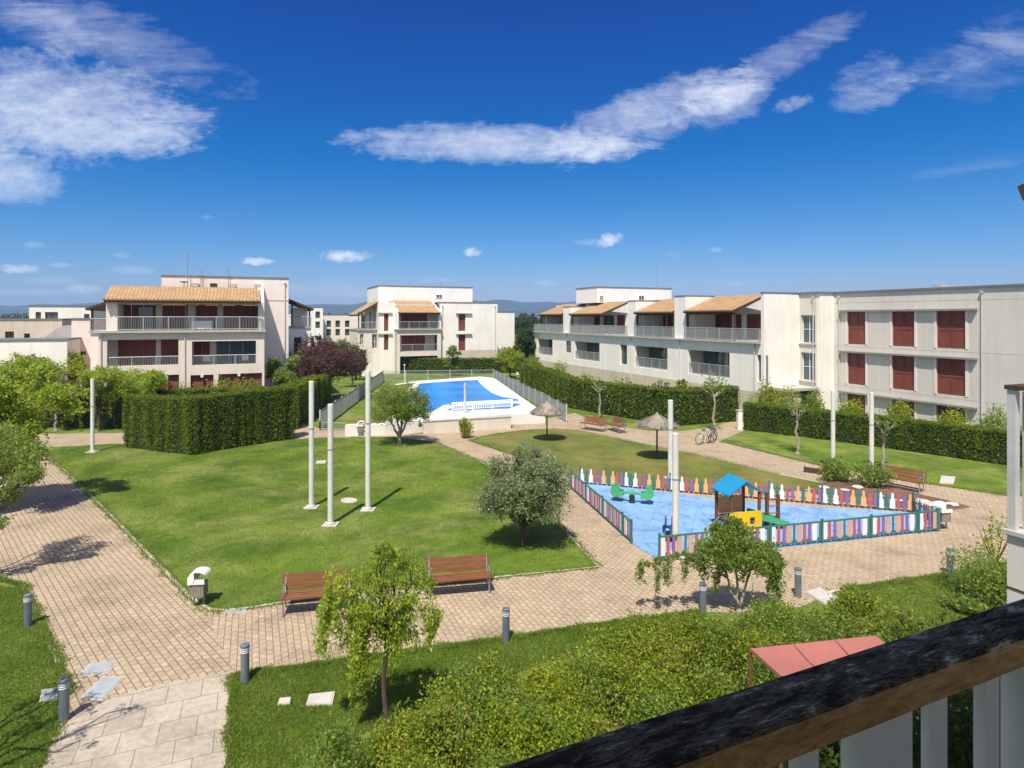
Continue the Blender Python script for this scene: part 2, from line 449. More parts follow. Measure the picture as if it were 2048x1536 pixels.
def fastmesh(name, verts, nper, mat, parent=None, loc=None):
    """verts: (N*nper, 3) array of separate little faces of nper corners, in world metres"""
    me = D.meshes.new(name)
    v = np.asarray(verts, np.float32).reshape(-1, 3)
    if parent is not None:
        px, py, pz = parent['_w']; rz = parent['_r']; c, q = math.cos(rz), math.sin(rz)
        x = v[:, 0] - px; y = v[:, 1] - py
        v = np.stack([x * c + y * q, -x * q + y * c, v[:, 2] - pz], 1)
    n = len(v); nf = n // nper
    me.vertices.add(n); me.vertices.foreach_set('co', v.astype(np.float32).ravel())
    me.loops.add(n); me.loops.foreach_set('vertex_index', np.arange(n, dtype=np.int32))
    me.polygons.add(nf); me.polygons.foreach_set('loop_start', np.arange(0, n, nper, dtype=np.int32))
    me.update(calc_edges=True); me.materials.append(mat)
    o = D.objects.new(name, me); COL.objects.link(o)
    if parent is not None: o.parent = parent
    return o
def leafquads(c, size, rng, elong=2.0, droop=0.0, upbias=0.0):
    """c: Nx3 leaf centres -> N*4x3 corners of pointed leaves"""
    n = len(c)
    d = rng.normal(size=(n, 3)); d[:, 2] -= droop
    d /= np.linalg.norm(d, axis=1)[:, None]
    e = rng.normal(size=(n, 3)); e[:, 2] += upbias * 0
    s = np.cross(d, e); s /= np.linalg.norm(s, axis=1)[:, None] + 1e-9
    if upbias:   # let blades face the sky more often
        flat = s.copy(); flat[:, 2] *= (1 - upbias); flat /= np.linalg.norm(flat, axis=1)[:, None] + 1e-9; s = flat
    L = size * rng.uniform(.45, 1.5, n)[:, None]; W = L / elong
    return np.stack([c - d * L * .5, c + s * W * .5 - d * L * .05, c + d * L * .5, c - s * W * .5 - d * L * .05], 1).reshape(-1, 3)
# ================= camera, sun, sky =================
sc = bpy.context.scene
cam = D.cameras.new('camera'); cam.sensor_width = 36; cam.lens = F / 2048 * 36
cam.shift_y = -(768 - HV) / 2048; cam.clip_start = .05; cam.clip_end = 20000
co = D.objects.new('camera', cam); COL.objects.link(co); co.location = (0, 0, H); co.rotation_euler = (R(90), 0, 0)
sc.camera = co
sc.view_settings.view_transform = 'Standard'; sc.view_settings.look = 'None'
sc.view_settings.exposure = EXPOSURE = EXPO
sc.cycles.max_bounces = 7; sc.cycles.transparent_max_bounces = 8; sc.cycles.volume_bounces = 0
ELEV, AZ = R(60), math.atan2(.24, 1.0)      # light travels towards +Y and a little +X
L = Vector((math.sin(AZ) * math.cos(ELEV), math.cos(AZ) * math.cos(ELEV), -math.sin(ELEV)))
sun = D.lights.new('sun', 'SUN'); sun.energy = 4.6; sun.angle = R(.5); sun.color = (1, .915, .79)
so = D.objects.new('sun', sun); COL.objects.link(so); so.rotation_euler = L.to_track_quat('-Z', 'Y').to_euler()
so.location = (0, -20, 60)

w = D.worlds.new('World'); sc.world = w; w.use_nodes = True
nt = w.node_tree; bg = nt.nodes['Background']
sky = nd(nt, 'ShaderNodeTexSky', sky_type='NISHITA', sun_disc=False)
sky.sun_elevation = ELEV; sky.sun_rotation = math.pi + AZ   # sun stands behind the camera
sky.altitude = 300; sky.air_density = 1.0; sky.dust_density = .4; sky.ozone_density = 3.0
tc = nd(nt, 'ShaderNodeTexCoord').outputs['Generated']
sep = nd(nt, 'ShaderNodeSeparateXYZ'); nt.links.new(tc, sep.inputs[0])
ysafe = math_(nt, 'MAXIMUM', sep.outputs[1], .02)
A = math_(nt, 'DIVIDE', sep.outputs[0], ysafe); B = math_(nt, 'DIVIDE', sep.outputs[2], ysafe)
front = math_(nt, 'GREATER_THAN', sep.outputs[1], .05)
comb = nd(nt, 'ShaderNodeCombineXYZ'); nt.links.new(A, comb.inputs[0]); nt.links.new(B, comb.inputs[1])
def cl_noise(sx, sy, rot, detail, rough, scale=1.0, dist=0.0):
    mp = nd(nt, 'ShaderNodeMapping'); mp.inputs['Scale'].default_value = (sx, sy, 1); mp.inputs['Rotation'].default_value = (0, 0, rot)
    nt.links.new(comb.outputs[0], mp.inputs[0])
    return noise_fac(nt, scale, detail, rough, mp.outputs[0], dist)
n_big = cl_noise(3.0, 6.5, R(-8), 9, .62, 1.0, .5)
n_fine = cl_noise(11, 26, R(-25), 8, .7, 1.0, .7)
n_wisp = cl_noise(4.5, 20, R(-30), 8, .72, 1.0, 1.4)
n_gran = cl_noise(38, 58, R(-20), 6, .65, 1.0, .4)
n_puff = cl_noise(62, 85, 0, 6, .6, 1.0, .3)
def cloud(u, v, ru, rv, rot, wn=.9, wf=.45, soft=1.0, ww=0.0):
    ca, cb = (u - 1024) / F, (HV - v) / F; ra, rb = ru / F, rv / F
    dx = math_(nt, 'SUBTRACT', A, ca); dy = math_(nt, 'SUBTRACT', B, cb)
    c_, s_ = math.cos(rot), math.sin(rot)
    ex = math_(nt, 'MULTIPLY_ADD', dx, c_ / ra, math_(nt, 'MULTIPLY', dy, s_ / ra))
    ey = math_(nt, 'MULTIPLY_ADD', dx, -s_ / rb, math_(nt, 'MULTIPLY', dy, c_ / rb))
    r2 = math_(nt, 'ADD', math_(nt, 'MULTIPLY', ex, ex), math_(nt, 'MULTIPLY', ey, ey))
    s = math_(nt, 'SUBTRACT', 1.0, r2)
    s = math_(nt, 'MAXIMUM', s, -3.0)
    s = math_(nt, 'MULTIPLY_ADD', math_(nt, 'SUBTRACT', n_big, .5), wn * 3, s)
    s = math_(nt, 'MULTIPLY_ADD', math_(nt, 'SUBTRACT', n_fine, .5), wf * 3, s)
    if ru > 65: s = math_(nt, 'MULTIPLY_ADD', math_(nt, 'SUBTRACT', n_wisp, .5), (ww + .25) * 3, s)
    if ru > 65: s = math_(nt, 'MULTIPLY_ADD', math_(nt, 'SUBTRACT', n_gran, .5), 1.15, s)
    else: s = math_(nt, 'MULTIPLY_ADD', math_(nt, 'SUBTRACT', n_puff, .5), 2.8, s)
    s = math_(nt, 'MULTIPLY', s, 1 / (soft * 1.6), clamp=True)
    return math_(nt, 'SMOOTH_MIN', s, .97, .25)
# (u, v, half width, half height, tilt, coarse noise, fine noise, softness, wisps, opacity)
CL = [(80, 222, 345, 115, R(-6), .55, .28, 1.2, .2, 1.0), (190, 275, 240, 50, R(0), .5, .4, 1.6, .2, .75),
      (20, 345, 110, 60, R(-10), .5, .3, 1.2, .3, .85), (250, 85, 260, 65, R(-22), .7, .6, 2.2, .9, .5),
      (60, 40, 170, 45, R(-25), .7, .6, 2.2, .9, .45), (330, 245, 110, 55, R(10), .6, .5, 1.8, .5, .45),
      (1010, 288, 330, 44, R(-1), .55, .4, 1.2, .25, .95), (1280, 240, 230, 70, R(20), .75, .45, 1.5, .4, .9),
      (1440, 205, 120, 58, R(25), .7, .5, 1.6, .5, .85), (1570, 115, 170, 36, R(30), .8, .7, 2.2, 1.0, .55),
      (1200, 300, 90, 30, 0, .4, .4, 1.2, .1, .7),
      (1750, 160, 95, 58, R(25), .7, .6, 1.8, .8, .65), (1900, 115, 200, 42, R(15), .7, .7, 2.5, 1.2, .4),
      (1990, 110, 150, 80, R(25), .7, .7, 2.8, 1.2, .35), (1590, 205, 45, 16, R(15), .3, .4, 1.5, .5, .55), (1960, 330, 150, 16, R(8), .4, .5, 2.5, .9, .28),
      (690, 512, 60, 13, 0, .2, .22, .9, 0, .9), (514, 523, 36, 9, 0, .15, .2, .9, 0, .9), (945, 503, 22, 10, 0, .15, .2, .9, 0, .85),
      (1218, 481, 28, 15, R(15), .15, .22, .9, 0, .95), (1180, 484, 40, 8, 0, .2, .3, 1.4, 0, .4), (35, 537, 46, 10, 0, .2, .25, 1.1, 0, .8), (262, 540, 52, 10, 0, .3, .3, 1.6, 0, .35),
      (165, 578, 40, 9, 0, .2, .25, 1.2, 0, .6), (245, 510, 22, 7, 0, .2, .2, 1.5, 0, .35), (70, 490, 26, 8, 0, .2, .2, 1.6, 0, .35),
      (60, 585, 130, 9, 0, .3, .3, 1.8, 0, .45), (640, 578, 190, 16, 0, .4, .4, 2.4, 0, .35), (1095, 566, 34, 7, 0, .2, .2, 1.4, 0, .55), (100, 560, 60, 9, 0, .3, .3, 1.6, 0, .4), (420, 590, 110, 8, 0, .3, .3, 1.8, 0, .4), (760, 590, 120, 9, 0, .3, .3, 1.8, 0, .35), (880, 560, 50, 6, 0, .3, .3, 1.6, 0, .3), (980, 600, 140, 8, 0, .3, .3, 2.0, 0, .3), (120, 530, 24, 7, 0, .2, .2, 1.4, 0, .45),
      (1430, 500, 20, 6, 0, .2, .2, 1.4, 0, .4), (1468, 568, 22, 6, 0, .2, .2, 1.4, 0, .45), (415, 434, 14, 5, 0, .15, .2, 1.6, 0, .3), (1345, 510, 20, 6, 0, .2, .2, 1.6, 0, .25)]
dens = None
for c in CL:
    k = math_(nt, 'MULTIPLY', cloud(*c[:9]), c[9])
    # screen the layers together
    dens = k if dens is None else math_(nt, 'SUBTRACT', math_(nt, 'ADD', dens, k), math_(nt, 'MULTIPLY', dens, k))
dens = math_(nt, 'MULTIPLY', dens, front)
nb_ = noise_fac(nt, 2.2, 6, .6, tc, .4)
bk_ = ramp(nt, [(.46, (0, 0, 0)), (.60, (1, 1, 1))], nb_)  # extra out-of-view clouds, added to brighten and neutralise the fill light
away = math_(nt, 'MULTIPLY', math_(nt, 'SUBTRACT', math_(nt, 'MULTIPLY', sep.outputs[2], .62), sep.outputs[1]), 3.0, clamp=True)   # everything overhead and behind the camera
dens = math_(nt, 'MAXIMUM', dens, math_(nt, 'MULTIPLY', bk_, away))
# deepen the blue towards the zenith, as the polarised sky of the photograph has it
sr = nd(nt, 'ShaderNodeSeparateColor'); nt.links.new(sky.outputs[0], sr.inputs[0])
cr = nd(nt, 'ShaderNodeCombineColor')
for i_, (pw_, k_, off_, g_) in enumerate(SKY_CURVE):
    v_ = math_(nt, 'POWER', math_(nt, 'MULTIPLY', sr.outputs[i_], SKY_STR), pw_)
    v_ = math_(nt, 'MAXIMUM', math_(nt, 'SUBTRACT', math_(nt, 'MULTIPLY', v_, k_), off_), .001)
    nt.links.new(math_(nt, 'MULTIPLY', v_, g_ / SKY_STR / 2 ** EXPO), cr.inputs[i_])
gm = cr
shade = ramp(nt, [(.3, (.58, .61, .70)), (.6, (.82, .83, .87))], n_big)
shade = mixc(nt, shade, (10, 10, 10), 1.0, 'MULTIPLY')
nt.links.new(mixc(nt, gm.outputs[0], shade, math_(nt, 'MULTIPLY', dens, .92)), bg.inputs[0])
bg.inputs[1].default_value = SKY_STR

# ================= ground, paths, lawns =================
g = MB(); S_ = 4500
N = 46
# finer towards the middle so the sheet can dip a little far away
g.sheet([(-S_, -300), (S_, -300), (S_, S_), (-S_, S_)], 0)
struct(g.build('ground', M['field']), 'green ground that runs out to the hills')
gn = MB(); gn.sheet([(-60, 6), (60, 6), (70, 110), (-75, 110)], .004)
struct(gn.build('garden_ground', M['grass']), 'mown grass around the paths and buildings')
PAV = [(30, 1640), (75, 1540), (110, 1450), (135, 1370), (110, 1310), (75, 1235), (45, 1170), (-20, 1155), (-150, 1110), (-330, 960), (-330, 868), (75, 868), (245, 866),
       (600, 845), (640, 857), (720, 862), (848, 868), (1022, 857), (1030, 845), (1100, 836), (1150, 826), (1200, 850), (1240, 854), (1300, 862), (1365, 862),
       (1425, 855), (1480, 838), (1492, 860), (1440, 882), (1640, 930), (1830, 963), (2030, 993), (2300, 1040), (2300, 1090), (2015, 1128), (1900, 1149),
       (1680, 1180), (1600, 1215), (1475, 1226), (1400, 1224), (1250, 1243), (1000, 1279), (690, 1321), (500, 1348), (470, 1352), (455, 1640)]
p = MB(); p.sheet(pxpoly(PAV), .010)
struct(p.build('paved_path', M['paving']), 'tan block paving of the paths and the square')
LEFTP = [(30, 1640), (75, 1540), (110, 1450), (135, 1370), (110, 1310), (75, 1235), (45, 1170), (-20, 1155), (-150, 1110), (-330, 960), (-330, 868), (75, 868), (245, 866), (245, 886), (75, 896), (130, 942), (200, 1010), (250, 1060), (300, 1112), (380, 1195), (402, 1210), (470, 1350), (455, 1640)]
p = MB(); p.sheet(pxpoly(LEFTP), .0125)
struct(p.build('paved_path', M['paving_a']), 'left path of tan blocks laid in rows along the path')
SLAB = [(238, 1392), (300, 1375), (380, 1358), (466, 1345), (455, 1640), (30, 1640), (62, 1540), (100, 1480), (150, 1432)]
p = MB(); p.sheet(pxpoly(SLAB), .0165)
struct(p.build('slab_path', M['slabs']), 'walkway of large pale stone slabs at the bottom left')
LAWN_A = [(75, 897), (240, 888), (252, 893), (588, 880), (640, 876), (700, 876), (790, 876), (872, 886), (963, 925), (1010, 955), (1050, 985), (1104, 1035), (1150, 1085), (1197, 1135),
          (1020, 1153), (850, 1172), (700, 1189), (560, 1207), (500, 1217), (450, 1222), (420, 1220), (402, 1210), (380, 1195), (300, 1112), (250, 1060), (200, 1010), (130, 942)]
LAWN_B = [(940, 882), (965, 874), (990, 869), (1045, 862), (1100, 859), (1160, 862), (1250, 881), (1400, 911), (1560, 950), (1640, 966), (1640, 973), (1560, 985), (1420, 985), (1160, 960), (1140, 952), (1080, 930), (1010, 905)]
for nm, poly, mt, lb in (('main_lawn', LAWN_A, 'grass', 'wide mown lawn with three tall white poles'), ('umbrella_lawn', LAWN_B, 'grassB', 'drier lawn with two thatched umbrellas')):
    p = MB(); p.prism(pxpoly(poly), .0, .03)
    struct(p.build(nm, M[mt]), lb)
# pale border course along the edges of the lawns
def edge_strip(name, pts, wdt, z, mt, closed=False):
    q = [Vector((*P(*a), 0)) for a in pts]; n = len(q); mb = MB(); lf = []; rt = []
    for i in range(n):
        a = q[i - 1] if (i or closed) else q[0]; b = q[(i + 1) % n] if (i < n - 1 or closed) else q[-1]
        d = (b - a).normalized(); nn = Vector((-d.y, d.x, 0)) * wdt / 2
        lf.append(q[i] + nn); rt.append(q[i] - nn)
    k = n if closed else n - 1
    for i in range(k):
        j = (i + 1) % n
        mb.add([(*lf[i].xy, z), (*rt[i].xy, z), (*rt[j].xy, z), (*lf[j].xy, z)], [(0, 1, 2, 3)])
    struct(mb.build(name, M[mt]))
edge_strip('path_edging', LAWN_A[7:] + LAWN_A[:1], .09, .0335, 'edging')
edge_strip('path_edging', [(470, 1350), (500, 1348), (690, 1321), (1000, 1279), (1250, 1243), (1400, 1224)], .10, .0205, 'edging')
edge_strip('path_edging', [(1640, 1190), (1680, 1180), (1900, 1149), (2015, 1128), (2300, 1090)], .10, .0205, 'edging')
edge_strip('path_edging', [(45, 1170), (75, 1235), (110, 1310), (135, 1370)], .10, .0205, 'edging')
edge_strip('path_edging', [(467, 1348), (455, 1640)], .13, .0215, 'edging')
edge_strip('path_edging', LAWN_B[5:10], .09, .0335, 'edging')
edge_strip('path_edging', [(1440, 882), (1640, 930), (1830, 963), (2030, 993), (2300, 1040)], .10, .0205, 'edging')

# planting bed of bark behind the playground
BED = [(1640, 968), (1690, 958), (1760, 968), (1850, 992), (1900, 1003), (1940, 1015), (1900, 1022), (1820, 1018), (1700, 1006), (1615, 985)]
p = MB(); p.prism(pxpoly(BED), 0, .035)
struct(p.build('planting_bed', M['mulch']), 'brown bark bed behind the playground')
# playground floor
PLAY = [(1142, 972), (1160, 963), (1420, 997), (1560, 1010), (1740, 1021), (1826, 1026), (1879, 1062), (1560, 1097), (1319, 1120), (1288, 1104), (1262, 1087)]
p = MB(); p.prism(pxpoly(PLAY), 0, .022)
struct(p.build('play_surface', M['rubber']), 'light blue rubber floor of the playground')

# ================= pool =================
ZD = .7
DECK = [(690, 850), (735, 832), (792, 768), (834, 762), (960, 753), (988, 756), (1090, 827), (1020, 829), (848, 843), (770, 849)]
dk = pxpoly(DECK, ZD)
p = MB(); p.prism(dk, 0, ZD, 0)
o = p.build('pool_deck', M['deck']); struct(o, 'pale raised deck round the swimming pool')
grs = [(690, 848), (735, 830), (790, 770), (832, 765), (800, 790), (770, 846)]
p = MB(); p.sheet(pxpoly(grs, ZD), ZD + .006); struct(p.build('pool_lawn', M['grassB']), 'strip of thin grass beside the pool')
wt = thing('retaining_wall', 'cream rendered wall that carries the pool deck above the path', 'wall', (*P(935, 862), 0))
a0 = Vector(P(848, 868)); a1 = Vector(P(1022, 857)); d = (a1 - a0).normalized(); n_ = Vector((-d.y, d.x))
m_ = MB(); m_.prism([tuple(a0), tuple(a1), tuple(a1 + n_ * .3), tuple(a0 + n_ * .3)], 0, .78); m_.build('wall_body', M['poolwall'], wt, 'W')
m_ = MB(); b0, b1 = a0 - n_ * .04 - d * .04, a1 - n_ * .04 + d * .04
m_.prism([tuple(b0), tuple(b1), tuple(b1 + n_ * .38), tuple(b0 + n_ * .38)], .782, .84); m_.build('coping', M['stone'], wt, 'W')
POOL = [(838, 768), (870, 765), (915, 762), (955, 760), (961, 768), (972, 778), (985, 787), (1003, 794), (1036, 799), (1038, 803), (1000, 803), (915, 806), (895, 812), (880, 822), (850, 829), (820, 826), (812, 806), (830, 785)]
wp = pxpoly(POOL, ZD)
p = MB(); p.sheet(wp, ZD + .012); struct(p.build('pool_water', M['water']), 'blue water of the large swimming pool')
cen = Vector((sum(x for x, _ in wp) / len(wp), sum(y for _, y in wp) / len(wp)))
m_ = MB(); n = len(wp)
outer = []
for i in range(n):
    a, b = Vector(wp[i - 1]), Vector(wp[(i + 1) % n]); dd = (b - a).normalized(); nn = Vector((dd.y, -dd.x))
    if (Vector(wp[i]) - cen).dot(nn) < 0 and i not in (12, 13): nn = -nn
    outer.append(Vector(wp[i]) + nn * .35)
for i in range(n):
    j = (i + 1) % n
    vs = [(*wp[i], ZD + .05), (*wp[j], ZD + .05), (*outer[j], ZD + .05), (*outer[i], ZD + .05), (*wp[i], ZD), (*wp[j], ZD), (*outer[j], ZD), (*outer[i], ZD)]
    m_.add(vs, [(0, 1, 2, 3), (0, 4, 5, 1), (3, 2, 6, 7)])
struct(m_.build('pool_coping', M['whitepaint']), 'white stone rim of the swimming pool')
KID = [(892, 821), (912, 812), (1018, 806), (1044, 808), (1015, 818)]
p = MB(); p.sheet(pxpoly(KID, ZD), ZD + .012); struct(p.build('paddling_pool', M['water']), 'small paddling pool in front of the large pool')

def bar_fence(mb_post, mb_bars, a, b, z0a, z0b, h, post_gap, bar_gap, bar_r, rail_r=.02, post_r=.03, post_extra=.0):
    a = Vector(a); b = Vector(b); Lh = (b - a).length; d = (b - a) / Lh
    k = max(1, round(Lh / post_gap))
    for i in range(k + 1):
        q = a.lerp(b, i / k); z = z0a + (z0b - z0a) * i / k
        mb_post.box(q.x - post_r, q.x + post_r, q.y - post_r, q.y + post_r, z, z + h + post_extra)
    for zz_ in (h - .03, .10):
        mb_bars.tube([(a.x, a.y, z0a + zz_), (b.x, b.y, z0b + zz_)], rail_r, 4)
    k = round(Lh / bar_gap)
    for i in range(1, k):
        q = a.lerp(b, i / k); z = z0a + (z0b - z0a) * i / k
        mb_bars.box(q.x - bar_r, q.x + bar_r, q.y - bar_r, q.y + bar_r, z + .1, z + h - .03)
for nm, a, b, za, zb, lb in (
        ('left', P(640, 860), P(766, 764), 0, 0, 'grey mesh fence along the left side of the pool, beside the tall hedge'),
        ('back', P(766, 764), P(987, 761), 0, 0, 'grey mesh fence across the far end of the pool'),
        ('right', P(987, 761), P(1133, 846), 0, 0, 'grey mesh fence along the right side of the pool'),
        ('front', P(640, 860), P(737, 864), 0, 0, 'grey mesh fence at the near left corner of the pool')):
    t = thing('pool_fence', lb, 'fence', (*a, za), 0, 'grey mesh fences round the pool')
    mp_, mbb = MB(), MB()
    hh = 1.3 if nm != 'front' else .55
    bar_fence(mp_, mbb, a, b, za, zb, hh, 2.4, .09, .011)
    mp_.build('post', M['metal_pale'], t, 'W') if False else None
    # each post its own part
    A_, B_ = Vector(a), Vector(b); k = max(1, round((B_ - A_).length / 2.4))
    for i in range(k + 1):
        q = A_.lerp(B_, i / k); q_ = MB(); q_.box(q.x - .035, q.x + .035, q.y - .035, q.y + .035, 0, hh + .06); q_.build('post', M['metal_pale'], t, 'W')
    mbb.build('railing', M['metal'], t, 'W')
# low white barrier between the pools
a, b = P(905, 822, ZD), P(1024, 815, ZD)
t = thing('pool_barrier', 'low white picket barrier between the large pool and the paddling pool', 'barrier', (*a, ZD))
mp_, mbb = MB(), MB(); bar_fence(mp_, mbb, a, b, ZD, ZD, .62, 1.6, .14, .026, .03, .05)
mbb.build('pickets', M['whitepaint'], t, 'W'); mp_.build('posts', M['whitepaint'], t, 'W')
# glass-like front railing on the wall
t = thing('deck_railing', 'thin pale railing standing on the cream pool wall', 'railing', (*P(850, 843, .84), .84))
mp_, mbb = MB(), MB(); c0, c1 = a0 + n_ * .15, a1 + n_ * .15
bar_fence(mp_, mbb, tuple(c0), tuple(c1), .84, .84, .55, 1.6, .2, .006, .012, .02)
mbb.build('bars', M['metal_pale'], t, 'W'); mp_.build('posts', M['metal_pale'], t, 'W')

# ================= hills =================
def ridge(name, dist, x0, x1, hfun, depth, mat, lb):
    mb = MB(); n = 160; cols = 10
    for i in range(n + 1):
        x = x0 + (x1 - x0) * i / n; h = hfun(x)
        for j in range(cols + 1):
            f = j / cols
            y = dist + depth * f
            z = h * math.sin(math.pi * min(f, .5)) if f <= .5 else h * math.sin(math.pi * f)
            z *= 1 + .25 * (mnoise.noise(Vector((x * .006, y * .006, 3))))
            mb.v.append((x, y, max(z, -2) - (.5 if j in (0, cols) else 0)))
    for i in range(n):
        for j in range(cols):
            a = i * (cols + 1) + j
            mb.f.append((a, a + cols + 1, a + cols + 2, a + 1)); mb.m.append(0)
    struct(mb.build(name, mat, smooth=True), lb)
def hf(seed, base, amp):
    return lambda x: base + amp * (mnoise.fractal(Vector((x * .0012, seed, 0)), 1.0, 2.0, 6))
ridge('near_hills', 2300, -3000, 3000, hf(2.2, 42, 22), 700, M['hill'], 'low wooded hills across the plain')
ridge('mountains', 3200, -4200, 4200, hf(7.7, 94, 30), 900, M['hill'], 'blue mountain range on the horizon')
if HAZE > 0:
    hb = MB(); hb.box(-4400, 4400, -60, 4350, -3.0, 142)
    m = D.materials.new('haze_air'); m.use_nodes = True; hn = m.node_tree
    hn.nodes.remove(hn.nodes['Principled BSDF'])
    pv = nd(hn, 'ShaderNodeVolumePrincipled'); pv.inputs['Color'].default_value = (.34, .60, 1.0, 1)
    pv.inputs['Density'].default_value = HAZE; pv.inputs['Anisotropy'].default_value = 0
    hn.links.new(pv.outputs[0], hn.nodes['Material Output'].inputs['Volume'])
    hz = hb.build('haze', m); hz['kind'] = 'stuff'
# ================= buildings =================
def uvgrid(pts, w, h):
    return pts
def roof_slab(name, parent, corners, th, mats, uv=True):
    """corners: eave-left, eave-right, ridge-right, ridge-left (world-G coords, xyz). clay tiles on top, dark timber edges"""
    c = [Vector(p) for p in corners]
    nrm = (c[1] - c[0]).cross(c[3] - c[0]).normalized()
    if nrm.z < 0: nrm = -nrm
    lo = [p - nrm * th for p in c]
    mb = MB(); mb.add(c, [(0, 1, 2, 3)], 0)
    if (mb.f and (c[1] - c[0]).cross(c[2] - c[1]).z < 0): mb.f[0] = mb.f[0][::-1]
    mb.add(c + lo, [(7, 6, 5, 4), (0, 4, 5, 1), (1, 5, 6, 2), (2, 6, 7, 3), (3, 7, 4, 0)], 1)
    w = (c[1] - c[0]).length; h = (c[3] - c[0]).length
    uvs = [(0, 0), (w, 0), (w, h), (0, h)] + [(0, 0)] * 8
    return mb.build(name, [M['tile'], M['dark_wood']], parent, 'G', uvs=uvs)
def tiles_front(parent, axis, a0, a1, c, z, name='eave_tile_row', r=.09):
    """row of rounded tile ends and rafter tips along an eave"""
    mb = MB(); s = min(a0, a1)
    while s < max(a0, a1):
        if axis == 'x': mb.tube([(s, c - .06, z), (s, c + .25, z + .02)], r, 6)
        else: mb.tube([(c - .06, s, z), (c + .25, s, z + .02)], r, 6)
        s += .26
    return mb.build(name, M['tile'], parent, 'G')
def rafters(parent, axis, a0, a1, c0, z0, c1, z1, gap=.8):
    mb = MB(); s = min(a0, a1) + .15
    while s < max(a0, a1):
        for q in range(1):
            if axis == 'x': mb.tube([(s, c0, z0), (s, c1, z1)], .055, 4)
            else: mb.tube([(c0, s, z0), (c1, s, z1)], .055, 4)
        s += gap
    return mb.build('rafters', M['dark_wood'], parent, 'G')
def railing(parent, pts, z0, h, bar=.11, name='railing', m='bars', br=.010):
    mb = MB()
    for (a, b) in zip(pts[:-1], pts[1:]):
        a = Vector(a); b = Vector(b); Ln = (b - a).length
        mb.tube([(a.x, a.y, z0 + h), (b.x, b.y, z0 + h)], .03, 4); mb.tube([(a.x, a.y, z0 + .08), (b.x, b.y, z0 + .08)], .022, 4)
        k = max(1, round(Ln / 1.5))
        for i in range(k + 1):
            q = a.lerp(b, i / k); mb.box(q.x - .028, q.x + .028, q.y - .028, q.y + .028, z0, z0 + h)
        k = max(1, round(Ln / bar))
        for i in range(1, k):
            q = a.lerp(b, i / k); mb.box(q.x - br, q.x + br, q.y - br, q.y + br, z0 + .08, z0 + h)
    return mb.build(name, M[m], parent, 'G')
def shutters(parent, axis, c, s0, s1, z0, z1, out=-1, leaves=None, name='shutter', frame=True, m='shutter'):
    """louvred shutter set: leaves with a frame each, standing on the face at c. out: which way it faces along the normal"""
    if s0 > s1: s0, s1 = s1, s0
    n = leaves or max(1, round((s1 - s0) / .75)); w = (s1 - s0) / n; mb = MB()
    for i in range(n):
        a, b = s0 + i * w + .012, s0 + (i + 1) * w - .012
        for (p, q, e, f, dd) in ((a, a + .07, z0, z1, .05), (b - .07, b, z0, z1, .05), (a + .07, b - .07, z0, z0 + .09, .05), (a + .07, b - .07, z1 - .09, z1, .05), (a + .07, b - .07, (z0 + z1) / 2 - .04, (z0 + z1) / 2 + .04, .05), (a + .07, b - .07, z0 + .09, z1 - .09, .025)):
            if dd == .025:
                for e2, f2 in ((z0 + .09, (z0 + z1) / 2 - .04), ((z0 + z1) / 2 + .04, z1 - .09)):
                    if axis == 'x': mb.box(p, q, c, c + out * dd, e2, f2)
                    else: mb.box(c, c + out * dd, p, q, e2, f2)
            elif axis == 'x': mb.box(p, q, c, c + out * dd, e, f)
            else: mb.box(c, c + out * dd, p, q, e, f)
    return mb.build(name, M[m], parent, 'G')
def glazed(parent, axis, c, s0, s1, z0, z1, out=-1, nx=2, nz=2, name='window', fm='whitepaint'):
    if s0 > s1: s0, s1 = s1, s0
    fr = MB(); t = .05
    def bx(a, b, e, f, d0, d1):
        if axis == 'x': fr.box(a, b, c + out * d0, c + out * d1, e, f)
        else: fr.box(c + out * d0, c + out * d1, a, b, e, f)
    bx(s0, s0 + t, z0, z1, 0, .07); bx(s1 - t, s1, z0, z1, 0, .07); bx(s0 + t, s1 - t, z0, z0 + t, 0, .07); bx(s0 + t, s1 - t, z1 - t, z1, 0, .07)
    for i in range(1, nx):
        x = s0 + (s1 - s0) * i / nx; bx(x - .025, x + .025, z0 + t, z1 - t, 0, .06)
    for j in range(1, nz):
        z = z0 + (z1 - z0) * j / nz; bx(s0 + t, s1 - t, z - .02, z + .02, 0, .055)
    o = fr.build(name, M[fm], parent, 'G')
    gl = MB()
    if axis == 'x': gl.box(s0 + t, s1 - t, c, c + out * .02, z0 + t, z1 - t)
    else: gl.box(c, c + out * .02, s0 + t, s1 - t, z0 + t, z1 - t)
    g_ = gl.build('pane', M['glass'], parent, 'G'); 
    g_.parent = o
    return o

# ---------- left building ----------
Y0 = 52.5
bl = gthing('apartment_building', 'cream apartment block with a long orange tiled roof behind the tall hedge on the left', 'building', -4.5, Y0)
xl, _ = ony(197, Y0); xr = .9
def X(u, y=Y0): return ony(u, y)[0]
def Zf(u, v, y=Y0): return zz(v, ony(u, y)[1])
zs2, zs1 = 6.42, 3.62    # floor levels
w1 = MB()
op1 = (X(214), X(357), Zf(285, 731), Zf(285, 679)); op2 = (X(384), X(512), Zf(448, 729), Zf(448, 682))
g1 = (X(308), X(358), -.3, Zf(330, 750)); g2 = (X(381), X(427), -.3, Zf(400, 750)); g3 = (X(437), X(524), -.3, Zf(480, 747))
gl0 = (X(215), X(290), -.3, Zf(250, 752))
w1.wall('x', Y0, .3, xl, xr, 0, zs2 - .05, [op1, op2, g1, g2, g3, gl0])
w1.build('front_wall', M['cream'], bl, 'G')
w = MB(); w.box(xl - .12, xr + .1, Y0 - .28, Y0 + 5, zs2 - .046, zs2 + .12); w.build('balcony_slab', M['concrete'], bl, 'G')
